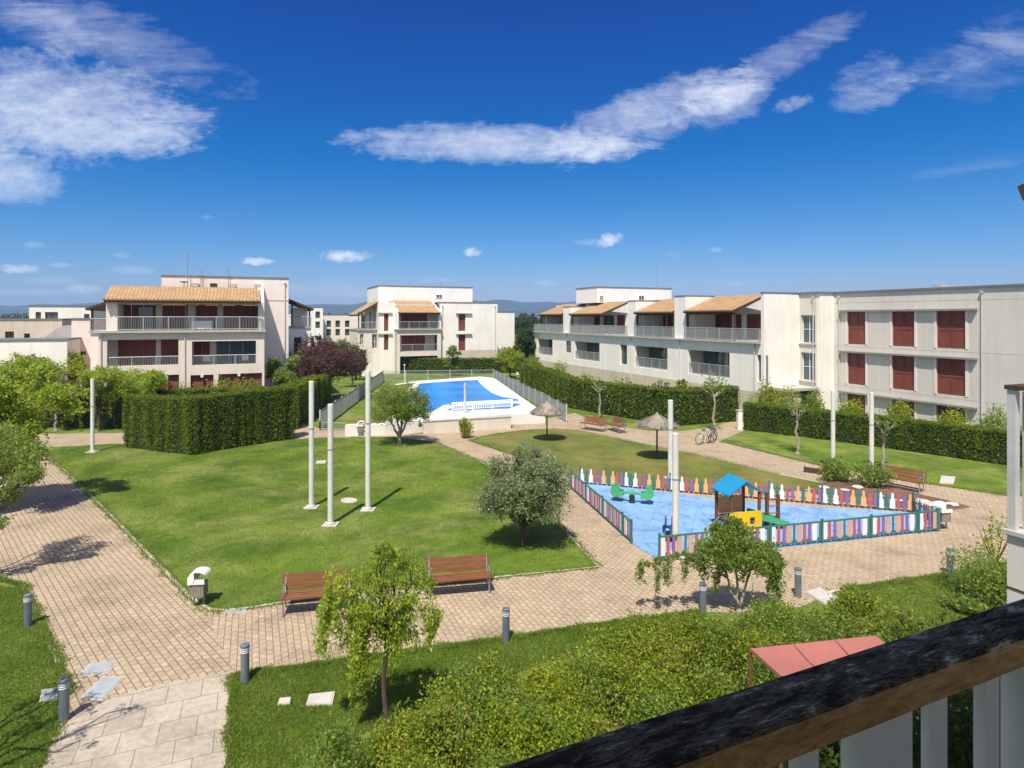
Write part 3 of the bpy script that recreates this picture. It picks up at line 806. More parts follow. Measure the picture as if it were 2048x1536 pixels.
w = MB(); w.box(xl + .3, xr - .3, Y0 + .3, Y0 + 8, zs1 - .25, zs1 - .02); w.build('floor_slab', M['concrete'], bl, 'G')
# side walls
w = MB(); w.box(xr - .3, xr, Y0 + .302, Y0 + 4.6, 0, zs2 - .05); w.build('side_wall', M['greywall'], bl, 'G')
w = MB(); w.box(xl, xl + .3, Y0 + .302, Y0 + 13, 0, zs2 - .05); w.build('side_wall', M['pinkish'], bl, 'G')
# recessed back wall of the lower loggias, with shutters
bk = Y0 + 2.0
w = MB(); w.box(xl + .3, xr - .3, bk, bk + .25, zs1, zs2 - .05); w.build('recessed_wall', M['cream'], bl, 'G')
w = MB(); w.box(X(369), X(372), Y0 + .3, bk, zs1, zs2 - .05); w.build('partition_wall', M['cream'], bl, 'G')
w = MB(); w.box(xl + .3, xr - .3, Y0 + .9, Y0 + 1.15, 0, zs1 - .26); w.build('recessed_wall', M['beige'], bl, 'G')
zt = zs1 + 2.15
for a, b in ((236, 312), (322, 362)): shutters(bl, 'x', bk, X(a, bk), X(b, bk), zs1 + .03, zt)
shutters(bl, 'x', bk, X(388, bk), X(420, bk), zs1 + .03, zt); glazed(bl, 'x', bk, X(432, bk), X(512, bk), zs1 + .03, zt, nx=3, nz=1, fm='metal')
for a, b, z in ((g1[0], g1[1], g1[3]), (g2[0], g2[1], g2[3]), (g3[0], g3[1], g3[3])):
    shutters(bl, 'x', Y0 + .26, a + .03, b - .03, .1, z - .05, out=-1)
shutters(bl, 'x', Y0 + .26, gl0[0] + .03, gl0[1] - .03, .1, gl0[3] - .05)
railing(bl, [(op1[0], Y0 + .15), (op1[1], Y0 + .15)], zs1 - .05, 1.02)
railing(bl, [(op2[0], Y0 + .15), (op2[1], Y0 + .15)], zs1 - .05, 1.02)
# upper storey
zr = 8.75
b2 = Y0 + 2.3
ops = [(X(236, b2), X(312, b2), zs2 + .12, 8.5), (X(324, b2), X(371, b2), zs2 + .12, 8.5), (X(391, b2), X(435, b2), zs2 + .12, 8.5), (X(446, b2), X(520, b2), zs2 + .12, 8.5)]
w = MB(); w.wall('x', b2, .3, xl + .3, xr - .3, zs2 + .12, 9.0, ops); w.build('upper_wall', M['cream'], bl, 'G')
for i, o_ in enumerate(ops):
    shutters(bl, 'x', b2 + .2, o_[0] + .02, o_[1] - .02, zs2 + .14, 8.48)
w = MB(); w.box(ops[0][1] + .02 - 1.2, ops[0][1] - .02 - .2, b2 + .1, b2 + .13, zs2 + .14, 8.3); w.build('glass_door', M['glass'], bl, 'G')
w = MB()
w.add([(X(212), Y0, zs2 + .12), (X(235), Y0, zs2 + .12), (X(235), Y0, 8.62), (X(212), Y0, 8.62), (X(212), b2 + .3, zs2 + .12), (X(235), b2 + .3, zs2 + .12), (X(235), b2 + .3, 9.3), (X(212), b2 + .3, 9.3)],
      [(0, 1, 2, 3), (1, 5, 6, 2), (4, 0, 3, 7), (5, 4, 7, 6), (3, 2, 6, 7)]); w.build('fin_wall', M['pinkish'], bl, 'G')
w = MB()
w.add([(xr - .45, Y0, zs2 + .12), (xr, Y0, zs2 + .12), (xr, Y0, 8.7), (xr - .45, Y0, 8.7), (xr - .45, Y0 + 4.6, zs2 + .12), (xr, Y0 + 4.6, zs2 + .12), (xr, Y0 + 4.6, 10.25), (xr - .45, Y0 + 4.6, 10.25)],
      [(0, 1, 2, 3), (1, 5, 6, 2), (4, 0, 3, 7), (5, 4, 7, 6), (3, 2, 6, 7)]); w.build('fin_wall', M['greywall'], bl, 'G')
for u in (374,):
    w = MB(); w.box(X(u, Y0 + .2) - .06, X(u, Y0 + .2) + .06, Y0 + .1, Y0 + .22, zs2 + .12, 8.66); w.build('post', M['dark_wood'], bl, 'G')
w = MB(); w.box(X(236), X(519), Y0 + .02, Y0 + .2, 8.5, 8.66); w.build('eave_beam', M['beige'], bl, 'G')
railing(bl, [(X(236), Y0 - .1), (X(524), Y0 - .1)], zs2 + .12, 1.0)
rf = roof_slab('roof', bl, [(X(208, Y0 - .4), Y0 - .5, zr + .02), (xr - .3, Y0 - .5, zr + .02), (xr - .25, Y0 + 3.9, 9.98), (X(222, Y0 + 3.9), Y0 + 3.9, 9.98)], .16, None)
tf = tiles_front(bl, 'x', X(210), xr - .4, Y0 - .5, zr + .04); 
rafters(bl, 'x', X(215), xr - .6, Y0 - .4, zr - .13, Y0 + 2, zr + .52)
# rear block
yb = Y0 + 4.6; xb0 = X(323, yb); xb1 = X(577, yb); zt_ = 10.85
w = MB(); w.box(xb0, xb1, yb, yb + 9, 0, zt_); w.build('rear_block', M['pinkish'], bl, 'G')
w = MB(); w.box(xb0 - .06, xb1 + .06, yb - .06, yb + 9.06, zt_ + .003, zt_ + .11); w.build('roof_capping', M['capping'], bl, 'G')
w = MB(); w.box(xr + .01, xb1 + .025, yb - .03, yb - .003, 8.95, 9.03); w.build('string_course', M['beige'], bl, 'G')
for u in (390, 465, 515):
    x = X(u, yb - .5); w = MB(); w.box(x - .25, x + .25, yb - .7, yb - .02, 10.0, 10.32); w.build('roof_vent', M['concrete'], bl, 'G')
w = MB(); w.box(X(420, yb), X(434, yb), yb - .05, yb - .004, 10.1, 10.35); w.build('vent_grille', M['shade'], bl, 'G')
# right rear terrace
ry = Y0 + 7.0; rx0 = xb1 + .002; rx1 = X(622, ry)
w = MB(); w.wall('x', ry, .25, rx0, rx1, 0, 6.5, [(X(588, ry), X(603, ry), 3.7, 5.7)]); w.build('terrace_wall', M['white'], bl, 'G')
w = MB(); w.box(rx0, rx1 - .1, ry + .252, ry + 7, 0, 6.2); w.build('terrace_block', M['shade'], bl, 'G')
w = MB(); w.box(rx0, rx1, ry - .1, ry + 7, 6.502, 6.62); w.build('terrace_slab', M['concrete'], bl, 'G')
w = MB(); w.box(X(584, ry), X(614, ry + 1), ry + 1.4, ry + 1.6, 6.62, 8.4); w.build('terrace_back_wall', M['pinkish'], bl, 'G')
for x in (rx1 - .12, X(584, ry)):
    w = MB(); w.box(x - .07, x + .07, ry, ry + .14, 6.62, 8.35 if x > 4 else 8.9); w.build('post', M['dark_wood'], bl, 'G')
roof_slab('terrace_roof', bl, [(rx1 + .25, ry - .3, 8.3), (rx1 + .25, ry + 6.5, 8.3), (rx0, ry + 6.5, 9.25), (rx0, ry - .3, 9.25)], .18, None)
railing(bl, [(rx0, ry - .02), (rx1, ry - .02)], 6.62, .95)
# left side terrace
ly = Y0 + 3.2; lx0 = X(181, ly)
w = MB(); w.box(lx0, xl - .002, ly, ly + 8, 0, 6.3); w.build('side_block', M['pinkish'], bl, 'G')
w = MB(); w.box(lx0 - .1, xl - .003, ly - .12, ly + 8, 6.302, 6.45); w.build('side_slab', M['concrete'], bl, 'G')
w = MB(); w.box(lx0 + .8, xl - .2, ly + 2.2, ly + 2.4, 6.45, 8.5); w.build('side_back_wall', M['white'], bl, 'G')
roof_slab('side_roof', bl, [(lx0 - .3, ly - .3, 8.2), (lx0 - .3, ly + 7, 8.2), (xl + .6, ly + 7, 9.0), (xl + .6, ly - .3, 9.0)], .18, None)
for x in (lx0 + .1, xl + .25):
    w = MB(); w.box(x - .07, x + .07, ly, ly + .14, 6.45, 8.25); w.build('post', M['dark_wood'], bl, 'G')
railing(bl, [(lx0, ly), (xl, ly)], 6.45, .95)
# laundry and chairs standing on the balconies
def gadd(name, lb, cat, x, y, z, fn, mat, grp=None):
    t = gthing(name, lb, cat, x, y, grp, z)
    return t
x = X(403, Y0 + .5)
t = gthing('laundry_rack', 'white sheet over a rack on the upper balcony of the cream block', 'laundry', x, Y0 + .6, z=zs2 + .12)
w = MB()
for i in range(10):
    xa, xb = x - .75 + .15 * i, x - .60 + .15 * i; ya = Y0 + .42 + .03 * math.sin(i); yb_ = Y0 + .42 + .03 * math.sin(i + 1)
    w.add([(xa, ya, zs2 + .2), (xb, yb_, zs2 + .2), (xb, Y0 + .6, zs2 + .82), (xa, Y0 + .6, zs2 + .82), (xa, ya + .36, zs2 + .24), (xb, yb_ + .36, zs2 + .24)], [(0, 1, 2, 3), (3, 2, 5, 4)])
w.build('sheet', M['whitepaint'], t, 'G')
w = MB()
for dx in (-.7, .7):
    w.tube([(x + dx, Y0 + .38, zs2 + .13), (x + dx, Y0 + .6, zs2 + .8), (x + dx, Y0 + .84, zs2 + .13)], .015, 5)
w.build('rack_frame', M['metal_pale'], t, 'G')
for u, lb in ((412, 'dark chair at the left of the open loggia of the cream block'), (490, 'dark chair at the right of the open loggia of the cream block')):
    x = X(u, Y0 + .9); t = gthing('balcony_chair', lb, 'chair', x, Y0 + .9, 'chairs in the open loggia', zs1)
    z = zs1 - .02
    w = MB(); w.box(x - .24, x + .24, Y0 + .66, Y0 + 1.12, z + .40, z + .46); w.build('seat', M['black'], t, 'G')
    w = MB(); w.box(x - .24, x + .24, Y0 + 1.08, Y0 + 1.14, z + .47, z + .92); w.build('backrest', M['whitepaint'], t, 'G')
    for dx in (-.21, .21):
        for dy in (.7, 1.08):
            w = MB(); w.box(x + dx - .02, x + dx + .02, Y0 + dy - .02, Y0 + dy + .02, z, z + .4); w.build('leg', M['black'], t, 'G')
# aerials on the roof
def aerial(label, u, y, z0, z1, kind=0, grp='aerials on the roofs'):
    x = X(u, y) if True else 0
    t = gthing('aerial', label, 'aerial', x, y, grp, z0)
    w = MB(); w.tube([(x, y, z0), (x, y, z1)], .03, 5); w.build('mast', M['metal'], t, 'G')
    w = MB()
    if kind == 0:
        for k, (dz, ln) in enumerate(((.25, .5), (.7, .35), (1.2, .6))):
            w.tube([(x - ln, y, z1 - dz), (x + ln, y, z1 - dz)], .014, 4)
            for q in range(5): w.tube([(x - ln + q * ln / 2, y - .25, z1 - dz), (x - ln + q * ln / 2, y + .25, z1 - dz)], .01, 4)
    else:
        w.tube([(x - .3, y, z1 - .15), (x + .3, y, z1 - .15)], .014, 4)
        w.tube([(x - .22, y, z1 - .35), (x + .22, y, z1 - .35)], .014, 4)
    w.build('crossbars', M['metal'], t, 'G')
aerial('tall aerial on the cream block with the long tiled roof', 375, Y0 + 4.3, 9.9, 12.9)
aerial('short aerial right of the tall one on the cream block', 402, Y0 + 4.4, 9.9, 11.4, 1)
aerial('short aerial farthest right on the roof of the cream block', 457, Y0 + 4.4, 9.9, 11.5, 1)
x = X(368, Y0 + 4.2); t = gthing('satellite_dish', 'small dark dish at the ridge of the long tiled roof', 'satellite dish', x, Y0 + 4.2, z=9.95)
w = MB(); w.tube([(x, Y0 + 4.2, 9.9), (x, Y0 + 4.2, 10.35)], .03, 5); w.build('mount', M['metal'], t, 'G')
w = MB(); w.lathe(x, Y0 + 4.0, [(.02, 10.3), (.2, 10.33), (.34, 10.42), (.35, 10.43)], 14); w.build('dish', M['metal'], t, 'G')

# ---------- middle building ----------
Y1 = 81.5
bm = gthing('apartment_building', 'white apartment block beyond the pool with one small orange tiled roof', 'building', 22, Y1)
def X1(u, y=Y1): return ony(u, y)[0]
def Z1(u, v, y=Y1): return zz(v, ony(u, y)[1])
xa, xb = X1(793), X1(882)
f2, f1 = Z1(838, 659), Z1(838, 703)
w = MB(); w.wall('x', Y1, .3, xa, xb, 0, f2 - .05, [(X1(800), X1(875), f1, Z1(838, 670)), (X1(800), X1(875), -.2, Z1(838, 712))]); w.build('front_wall', M['cream'], bm, 'G')
w = MB(); w.box(xa - .1, xb + .1, Y1 - .25, Y1 + 5, f2 - .045, f2 + .1); w.build('balcony_slab', M['concrete'], bm, 'G')
w = MB(); w.box(xa + .3, xb - .3, Y1 + 2, Y1 + 2.2, 0, f2 - .05); w.build('recessed_wall', M['cream'], bm, 'G')
w = MB(); w.box(xa + .3, xb - .3, Y1 + .3, Y1 + 2, f1 - .25, f1 - .02); w.build('floor_slab', M['concrete'], bm, 'G')
w = MB(); w.box(xa, xb, Y1 + 2.3, Y1 + 2.5, f2 + .1, 9.3); w.build('upper_wall', M['greywall'], bm, 'G')
shutters(bm, 'x', Y1 + 2.3, X1(803, Y1 + 2), X1(855, Y1 + 2), f2 + .12, f2 + 2.35)
shutters(bm, 'x', Y1 + 2.0, X1(803, Y1 + 2), X1(850, Y1 + 2), f1, f1 + 2.1)
for xx in (xa, xb - .3):
    w = MB()
    w.add([(xx, Y1, f2 + .1), (xx + .3, Y1, f2 + .1), (xx + .3, Y1, Z1(790, 622)), (xx, Y1, Z1(790, 622)), (xx, Y1 + 4.5, f2 + .1), (xx + .3, Y1 + 4.5, f2 + .1), (xx + .3, Y1 + 4.5, 9.9), (xx, Y1 + 4.5, 9.9)],
          [(0, 1, 2, 3), (1, 5, 6, 2), (4, 0, 3, 7), (5, 4, 7, 6), (3, 2, 6, 7)]); w.build('fin_wall', M['white'], bm, 'G')
railing(bm, [(xa + .3, Y1 - .08), (xb - .3, Y1 - .08)], f2 + .1, .95, bar=.16)
railing(bm, [(X1(800), Y1 + .15), (X1(875), Y1 + .15)], f1, .95, bar=.16)
roof_slab('roof', bm, [(xa + .25, Y1 - .5, Z1(838, 625)), (xb - .2, Y1 - .5, Z1(838, 625)), (xb - .2, Y1 + 4.3, 9.85), (xa - .1, Y1 + 4.3, 9.85)], .2, None)
# right wing
yw = Y1 + .4; wx0, wx1 = xb + .002, X1(995, yw); wt_ = Z1(940, 606, yw)
ops = [(X1(917, yw), X1(931, yw), Z1(924, 662, yw), Z1(924, 628, yw)), (X1(917, yw), X1(931, yw), Z1(924, 707, yw), Z1(924, 669, yw))]
w = MB(); w.wall('x', yw, .3, wx0, wx1, 0, wt_, ops); w.box(wx0 + .3, wx1, yw + .302, yw + 10, 0, wt_ - .002); w.build('right_wing', M['white'], bm, 'G')
w = MB(); w.box(wx0 - .05, wx1 + .06, yw - .06, yw + 10, wt_ + .002, wt_ + .12); w.build('roof_capping', M['capping'], bm, 'G')
w = MB(); w.box(wx0 + .8, wx1 + .02, yw - .02, yw - .002, 0, Z1(950, 700, yw)); w.build('plinth', M['beige'], bm, 'G')
for o_ in ops:
    shutters(bm, 'x', yw + .2, o_[0] + .02, o_[1] - .02, o_[2] + .02, o_[3] - .02)
    w = MB(); w.box(o_[0] - .4, o_[1] + .9, yw - .25, yw - .002, o_[3] + .02, o_[3] + .14); w.build('ledge', M['concrete'], bm, 'G')
# lower block to the right
yr = Y1 + 6; w = MB(); w.box(wx1 + .01, X1(1029, yr), yr, yr + 8, 0, Z1(1010, 624, yr)); w.build('low_block', M['white'], bm, 'G')
w = MB(); w.box(wx1 + .02, X1(1030, yr), yr - .08, yr + 8, Z1(1010, 624, yr) + .003, Z1(1010, 624, yr) + .13); w.build('roof_capping', M['capping'], bm, 'G')
# rear upper block
yq = Y1 + 4.6; qx0, qx1 = X1(757, yq), X1(945, yq); qz = Z1(850, 574, yq)
w = MB(); w.box(qx0, qx1, yq, yq + 9, 0, qz); w.build('rear_block', M['white'], bm, 'G')
w = MB(); w.box(qx0 - .06, qx1 + .06, yq - .06, yq + 9.06, qz + .003, qz + .13); w.build('roof_capping', M['capping'], bm, 'G')
glazed(bm, 'x', yq - .003, X1(872, yq), X1(884, yq), Z1(878, 596, yq), Z1(878, 589, yq), nx=2, nz=1)
# left wall with two tall windows
yl = Y1 + .9; lx = X1(757, yl)
lw = [(X1(768, yl), X1(777, yl), Z1(773, 662, yl), Z1(773, 627, yl)), (X1(768, yl), X1(777, yl), Z1(773, 700, yl), Z1(773, 669, yl))]
w = MB(); w.wall('x', yl, .3, lx, xa - .002, 0, Z1(775, 604, yl), lw); w.box(lx, xa - .003, yl + .302, yq - .002, 0, Z1(775, 604, yl) - .002); w.build('left_wall', M['white'], bm, 'G')
for o_ in lw:
    shutters(bm, 'x', yl + .2, o_[0] + .02, o_[1] - .02, o_[2] + .02, o_[3] - .02)
    w = MB(); w.box(o_[0] - 1.1, o_[1] + .5, yl - .2, yl - .002, o_[3] + .02, o_[3] + .14); w.build('ledge', M['concrete'], bm, 'G')
# left terrace with dark roof
yt = Y1 + 2; tx0, tx1 = X1(716, yt), X1(757, yt)
to = [(X1(744, yt), X1(756, yt), Z1(750, 697, yt), Z1(750, 668, yt)), (X1(720, yt), X1(727, yt), Z1(724, 690, yt), Z1(724, 668, yt))]
w = MB(); w.wall('x', yt, .3, tx0, tx1 + .4, 0, 5.8, to); w.box(tx0, tx1, yt + .302, yt + 8, 0, 5.79); w.build('left_terrace', M['cream'], bm, 'G')
for o_ in to: glazed(bm, 'x', yt + .25, o_[0] + .02, o_[1] - .02, o_[2] + .02, o_[3] - .02)
w = MB(); w.box(tx0 - .1, tx1, yt - .2, yt + 8, 5.803, 5.93); w.build('terrace_slab', M['concrete'], bm, 'G')
w = MB(); w.box(tx0 + 1.2, tx1, yt + 1.5, yt + 1.7, 5.93, 9.0); w.build('terrace_back_wall', M['greywall'], bm, 'G')
roof_slab('terrace_roof', bm, [(tx0 - .3, yt - .3, 7.9), (tx0 - .3, yt + 7, 7.9), (tx1, yt + 7, 9.7), (tx1, yt - .3, 9.7)], .25, None)
for x_ in (tx0 + .1, tx0 + 1.6):
    w = MB(); w.box(x_ - .08, x_ + .08, yt, yt + .16, 5.93, 8.3); w.build('post', M['dark_wood'], bm, 'G')
railing(bm, [(tx0, yt), (tx1, yt)], 5.93, .95, bar=.16)
w = MB(); w.box(X1(738), X1(752), Y1 - 2.4, Y1 - 2.1, 0, 2.8); w.box(X1(720), X1(745), Y1 - 1.2, Y1 - 1, 0, 1.5); w.build('entrance_wall', M['white'], bm, 'G')
aerial('thin aerial on the white block beyond the pool', 881, Y1 + 6, 11.9, 12.8, 1)

# ---------- right terraced building ----------
XF = 36.3
br = gthing('terraced_building', 'white terraced block on the right with four orange lean-to tiled roofs', 'building', XF, 57)
def Yx(u, xc=XF): return onx(u, xc)[0]
def Zx(u, v, xc=XF): return zz(v, onx(u, xc)[1])
yN, yFar = 36.3, 78.0; U2, U1_ = 5.5, 2.5
lo = []
for a, b, vt, vb in ((1376, 1459, 700, 759), (1269, 1335, 697, 753), (1149, 1199, 689, 734), (1075, 1105, 682, 720)):
    lo.append((Yx(a), Yx(b), U1_ - .05, U1_ + 2.1))
sm = [(Yx(1514), Yx(1532), U1_, U1_ + 2.1), (Yx(1240), Yx(1254), U1_, U1_ + 2.1), (Yx(1131), Yx(1142), U1_ + .6, U1_ + 2.1)]
w = MB(); w.wall('y', XF, .3, yN + .3, yFar, -.2, U2 - .05, lo + sm); w.build('front_wall', M['white'], br, 'G')
w = MB(); w.box(XF + .3, XF + 9, yN + .3, yFar, -.2, .3); w.build('plinth', M['concrete'], br, 'G')
w = MB(); w.box(XF - .02, XF - .002, yN + .3, yFar, -.2, 1.7); w.build('base_course', M['beige'], br, 'G')
w = MB(); w.box(XF - .3, XF + 5, yN + .3, yFar + .1, U2 - .045, U2 + .1); w.build('balcony_slab', M['concrete'], br, 'G')
w = MB(); w.box(XF + .3, XF + 3, yN + .3, yFar, U1_ - .25, U1_ - .05); w.build('floor_slab', M['concrete'], br, 'G')
for o_ in lo:
    y0_, y1_ = sorted(o_[:2])
    w = MB(); w.box(XF + 1.9, XF + 2.1, y0_ - .4, y1_ + .4, U1_ - .05, U2 - .05); w.build('recessed_wall', M['beige'], br, 'G')
    for yy in (y0_ - .4, y1_ + .2):
        w = MB(); w.box(XF + .302, XF + 1.9, yy, yy + .2, U1_ - .05, U2 - .05); w.build('loggia_wall', M['greywall'], br, 'G')
    shutters(br, 'y', XF + 1.9, y0_ - .1, y0_ + (y1_ - y0_) * .42, U1_, U1_ + 2.05); glazed(br, 'y', XF + 1.9, y0_ + (y1_ - y0_) * .5, y1_ + .1, U1_, U1_ + 2.05, nx=2, nz=1, fm='metal')
    railing(br, [(XF + .15, y0_), (XF + .15, y1_)], U1_ - .05, 1.0, bar=.12)
for o_ in sm:
    y0_, y1_ = sorted(o_[:2]); glazed(br, 'y', XF + .25, y0_ + .02, y1_ - .02, o_[2] + .02, o_[3] - .02, nx=1, nz=2, fm='metal')
# upper storey
XB = 39.6
units = [(39.4, 45.5, 8.05), (47.3, 53.4, 8.0), (60.0, 67.4, 7.9), (69.8, 76.2, 7.9)]
dark_doors = [(1428, 1464), (1469, 1483), (1491, 1523)]
w = MB(); w.wall('y', XB, .3, yN + .3, yFar, U2 + .1, 9.2, [(Yx(a, XB), Yx(b, XB), U2 + .1, U2 + 2.3) for a, b in dark_doors + [(1333, 1356), (1358, 1364), (1298, 1332), (1186, 1200), (1205, 1228), (1232, 1250), (1118, 1148)]])
w.build('upper_wall', M['white'], br, 'G')
for a, b in dark_doors + [(1298, 1332), (1333, 1356), (1186, 1200), (1232, 1250), (1118, 1148)]:
    shutters(br, 'y', XB + .2, Yx(a, XB) + .0, Yx(b, XB), U2 + .12, U2 + 2.28)
for a, b in ((1205, 1228),):
    glazed(br, 'y', XB + .2, Yx(a, XB), Yx(b, XB), U2 + .12, U2 + 2.28, nx=2, nz=1, fm='metal')
for i, (ya, yb_, ze) in enumerate(units):
    roof_slab('roof', br, [(XF - .4, yb_, ze), (XF - .4, ya, ze), (XB + .1, ya, ze + 1.42), (XB + .1, yb_, ze + 1.42)], .18, None)
    tiles_front(br, 'y', ya + .1, yb_ - .1, XF - .4, ze + .02)
    rafters(br, 'y', ya, yb_, XF - .35, ze - .17, XB, ze + 1.2, .7)
    w = MB(); w.box(XF - .02, XF + .14, ya, yb_, ze - .28, ze - .12); w.build('eave_beam', M['dark_wood'], br, 'G')
    for yy in (ya + .1, yb_ - .1):
        w = MB(); w.box(XF - .0, XF + .13, yy - .07, yy + .07, U2 + .1, ze - .28); w.build('post', M['dark_wood'], br, 'G')
    # gable filling at the near end
    w = MB(); w.add([(XF + 1.2, ya + .02, ze + .28), (XB, ya + .02, U2 + 2.5), (XB, ya + .02, ze + 1.2), (XF + 1.2, ya + .02, ze + .3)], [(0, 1, 2, 3)])
    w.add([(XF + 1.2, ya + .12, ze + .28), (XB, ya + .12, U2 + 2.5), (XB, ya + .12, ze + 1.2), (XF + 1.2, ya + .12, ze + .3)], [(3, 2, 1, 0)]); w.build('gable_wall', M['greywall'], br, 'G')
    # pale back panel of the terrace at its far end
    w = MB(); w.box(XF + .8, XB, yb_ - .02, yb_ + .14, U2 + .1, ze + .25); w.build('terrace_end_wall', M['white'], br, 'G')
for y_a, y_b, zt2 in ((45.66, 47.25, 9.45), (53.6, 54.9, 9.2), (67.6, 69.6, 8.8)):
    w = MB(); w.box(XF + .02, XB - .002, y_a, y_b, U2 + .1, zt2); w.build('divider_wall', M['white'], br, 'G')
    w = MB(); w.box(XF - .02, XB + .1, y_a - .04, y_b + .04, zt2 + .002, zt2 + .08); w.build('roof_capping', M['capping'], br, 'G')
for (a, b) in ((yN + .3, 45.64), (47.27, 53.58), (54.92, 67.58), (69.62, yFar)):
    railing(br, [(XF - .12, a), (XF - .12, b)], U2 + .1, 1.0, bar=.10, br=.013)
# near end wall, full height, catching the sun
w = MB(); w.box(XF, 40.0, yN, yN + .3, -.2, 9.3); w.build('end_wall', M['white'], br, 'G')
# tall rear block
tx0_, tx1_, ty0, ty1, tz = 38.5, 49.5, 65.0, 70.2, 11.15
w = MB(); w.box(tx0_ + 1.6, tx1_, ty0, ty1, 0, tz); w.box(tx0_, tx0_ + 1.6, ty0, ty1, 9.3, tz); w.build('rear_block', M['white'], br, 'G')
w = MB(); w.box(tx0_ - .06, tx1_ + .06, ty0 - .06, ty1 + .06, tz + .002, tz + .11); w.build('roof_capping', M['capping'], br, 'G')
for a, b in ((1277, 1288), (1199, 1206)):
    glazed(br, 'x', ty0 - .003, ony(a, ty0)[0], ony(b, ty0)[0], zz(601, ony(a, ty0)[1]), zz(591, ony(a, ty0)[1]), nx=2, nz=1)
w = MB(); w.box(XB + .302, 49, yN + .3, 64.9, 0, 9.28); w.build('rear_rooms', M['white'], br, 'G')
w = MB(); w.box(XB + .2, 49.1, yN + .25, 64.85, 9.283, 9.36); w.build('roof_capping', M['capping'], br, 'G')
t_x = ony(1314, 50)[0]
aerial('tall thin aerial on the white terraced block', 1314, 66.0, 11.1, 14.6, 1)

# ---------- right main building ----------
bb = gthing('apartment_building', 'long pale block at the right with rows of red shutters and concrete ledges', 'building', 41.5, 26)
XR, XM = 40.0, 41.5; zt3 = 9.35
rw = []
for (a, b, vt, vb) in ((1602, 1630, 630, 687), (1602, 1630, 705, 762)):
    rw.append((Yx(a, XR), Yx(b, XR), Zx(1616, vb, XR), Zx(1616, vt, XR)))
w = MB(); w.wall('y', XR, .3, 34.7, yN - .002, -.2, zt3, [(a, b, c, d) for a, b, c, d in rw if True]); 
w.build('stair_wall', M['greywall'], bb, 'G')
for o_ in rw:
    a, b = sorted(o_[:2]); glazed(bb, 'y', XR + .25, a + .02, b - .02, o_[2] + .02, o_[3] - .02, nx=2, nz=2)
    w = MB(); w.box(XR - .1, XR - .002, a - .12, b + .12, o_[2] - .1, o_[2]); w.build('window_sill', M['concrete'], bb, 'G')
w = MB(); w.box(XR, XM + .3, 34.4, 34.7, -.2, zt3); w.build('corner_wall', M['white'], bb, 'G')
cols = []
for (a, b) in ((1695, 1731), (1784, 1829), (1873, 1931)):
    ya, yb_ = sorted((Yx(a, XM), Yx(b, XM)))
    for z0_, z1_ in ((5.5, 7.92), (2.5, 4.84), (-.2, 1.78)): cols.append((ya, yb_, z0_, z1_))
w = MB(); w.wall('y', XM, .35, 10, 34.398, -.2, zt3, cols); w.build('front_wall', M['greywall'], bb, 'G')
w = MB(); w.box(XM + .351, 52, 10.01, 34.39, -.2, zt3 - .01); w.box(XR + .302, 52, 34.71, yN - .01, -.2, zt3 - .01); w.build('inner_block', M['greywall'], bb, 'G')
for a, b, z0_, z1_ in cols:
    shutters(bb, 'y', XM + .12, a + .03, b - .03, z0_ + .03, z1_ - .02, leaves=2)
    w = MB(); w.wall('y', XM - .03, .028, a - .16, b + .16, z0_, z1_ + .015, [(a, b, z0_ - 1, z1_)]); w.build('window_surround', M['pinkish'], bb, 'G')
ya, yb_ = sorted((Yx(1682, XM), Yx(1956, XM)))
for z_ in (7.94, 4.86, 1.80):
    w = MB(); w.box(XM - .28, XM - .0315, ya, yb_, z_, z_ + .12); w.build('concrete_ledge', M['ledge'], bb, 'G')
for z_ in (5.3, 2.3, 8.6):
    w = MB(); w.box(XM - .006, XM - .001, 10, 34.39, z_, z_ + .035); w.build('joint_line', M['beige'], bb, 'G')
w = MB(); w.box(XM - .12, 52.2, 9.9, 34.3, zt3 + .003, zt3 + .13); w.box(XR - .12, 52.2, 34.302, yN - .0, zt3 + .003, zt3 + .13); w.box(XF - .05, 49.2, yN + .002, yN + .36, zt3 + .003, zt3 + .13)
w.build('roof_capping', M['capping'], bb, 'G')
w = MB(); w.box(XM + 1.0, XM + 1.8, Yx(1862, XM), Yx(1845, XM), zt3 + .13, zt3 + .36); w.build('roof_vent', M['concrete'], bb, 'G')
# entrance canopy
w = MB(); w.box(XF + .4, XR - .002, 34.5, yN - .02, 1.95, 2.15); w.build('entrance_canopy', M['concrete'], bb, 'G')
w = MB(); w.box(XR - .06, XR - .003, 34.9, 36.1, 0, 1.9); w.build('entrance_door', M['dark_wood'], bb, 'G')
w = MB(); w.box(XF + .3, XF + .55, 33.3, 34.6, 0, 1.6); w.build('porch_wall', M['beige'], bb, 'G')

# ---------- far blocks ----------
def farblock(label, u0, u1, y, vt, mat, depth=10, wins=(), cap=True, name='apartment_building', rm='glass'):
    x0, x1 = ony(u0, y)[0], ony(u1, y)[0]; z = zz(vt, ony((u0 + u1) / 2, y)[1])
    t = gthing(name, label, 'building', (x0 + x1) / 2, y)
    ops = [(ony(a, y)[0], ony(b, y)[0], zz(d, ony(a, y)[1]), zz(c, ony(a, y)[1])) for a, b, c, d in wins]
    w = MB(); w.wall('x', y, .3, x0, x1, 0, z, ops); w.box(x0, x1, y + .301, y + depth, 0, z - .003); w.build('walls', M[mat], t, 'G')
    for o_ in ops:
        glazed(t, 'x', y + .25, o_[0] + .02, o_[1] - .02, o_[2] + .02, o_[3] - .02, nx=2, nz=1, fm='dark_wood')
    if cap:
        w = MB(); w.box(x0 - .06, x1 + .06, y - .06, y + depth + .06, z + .003, z + .12); w.build('roof_capping', M['capping'], t, 'G')
    return t
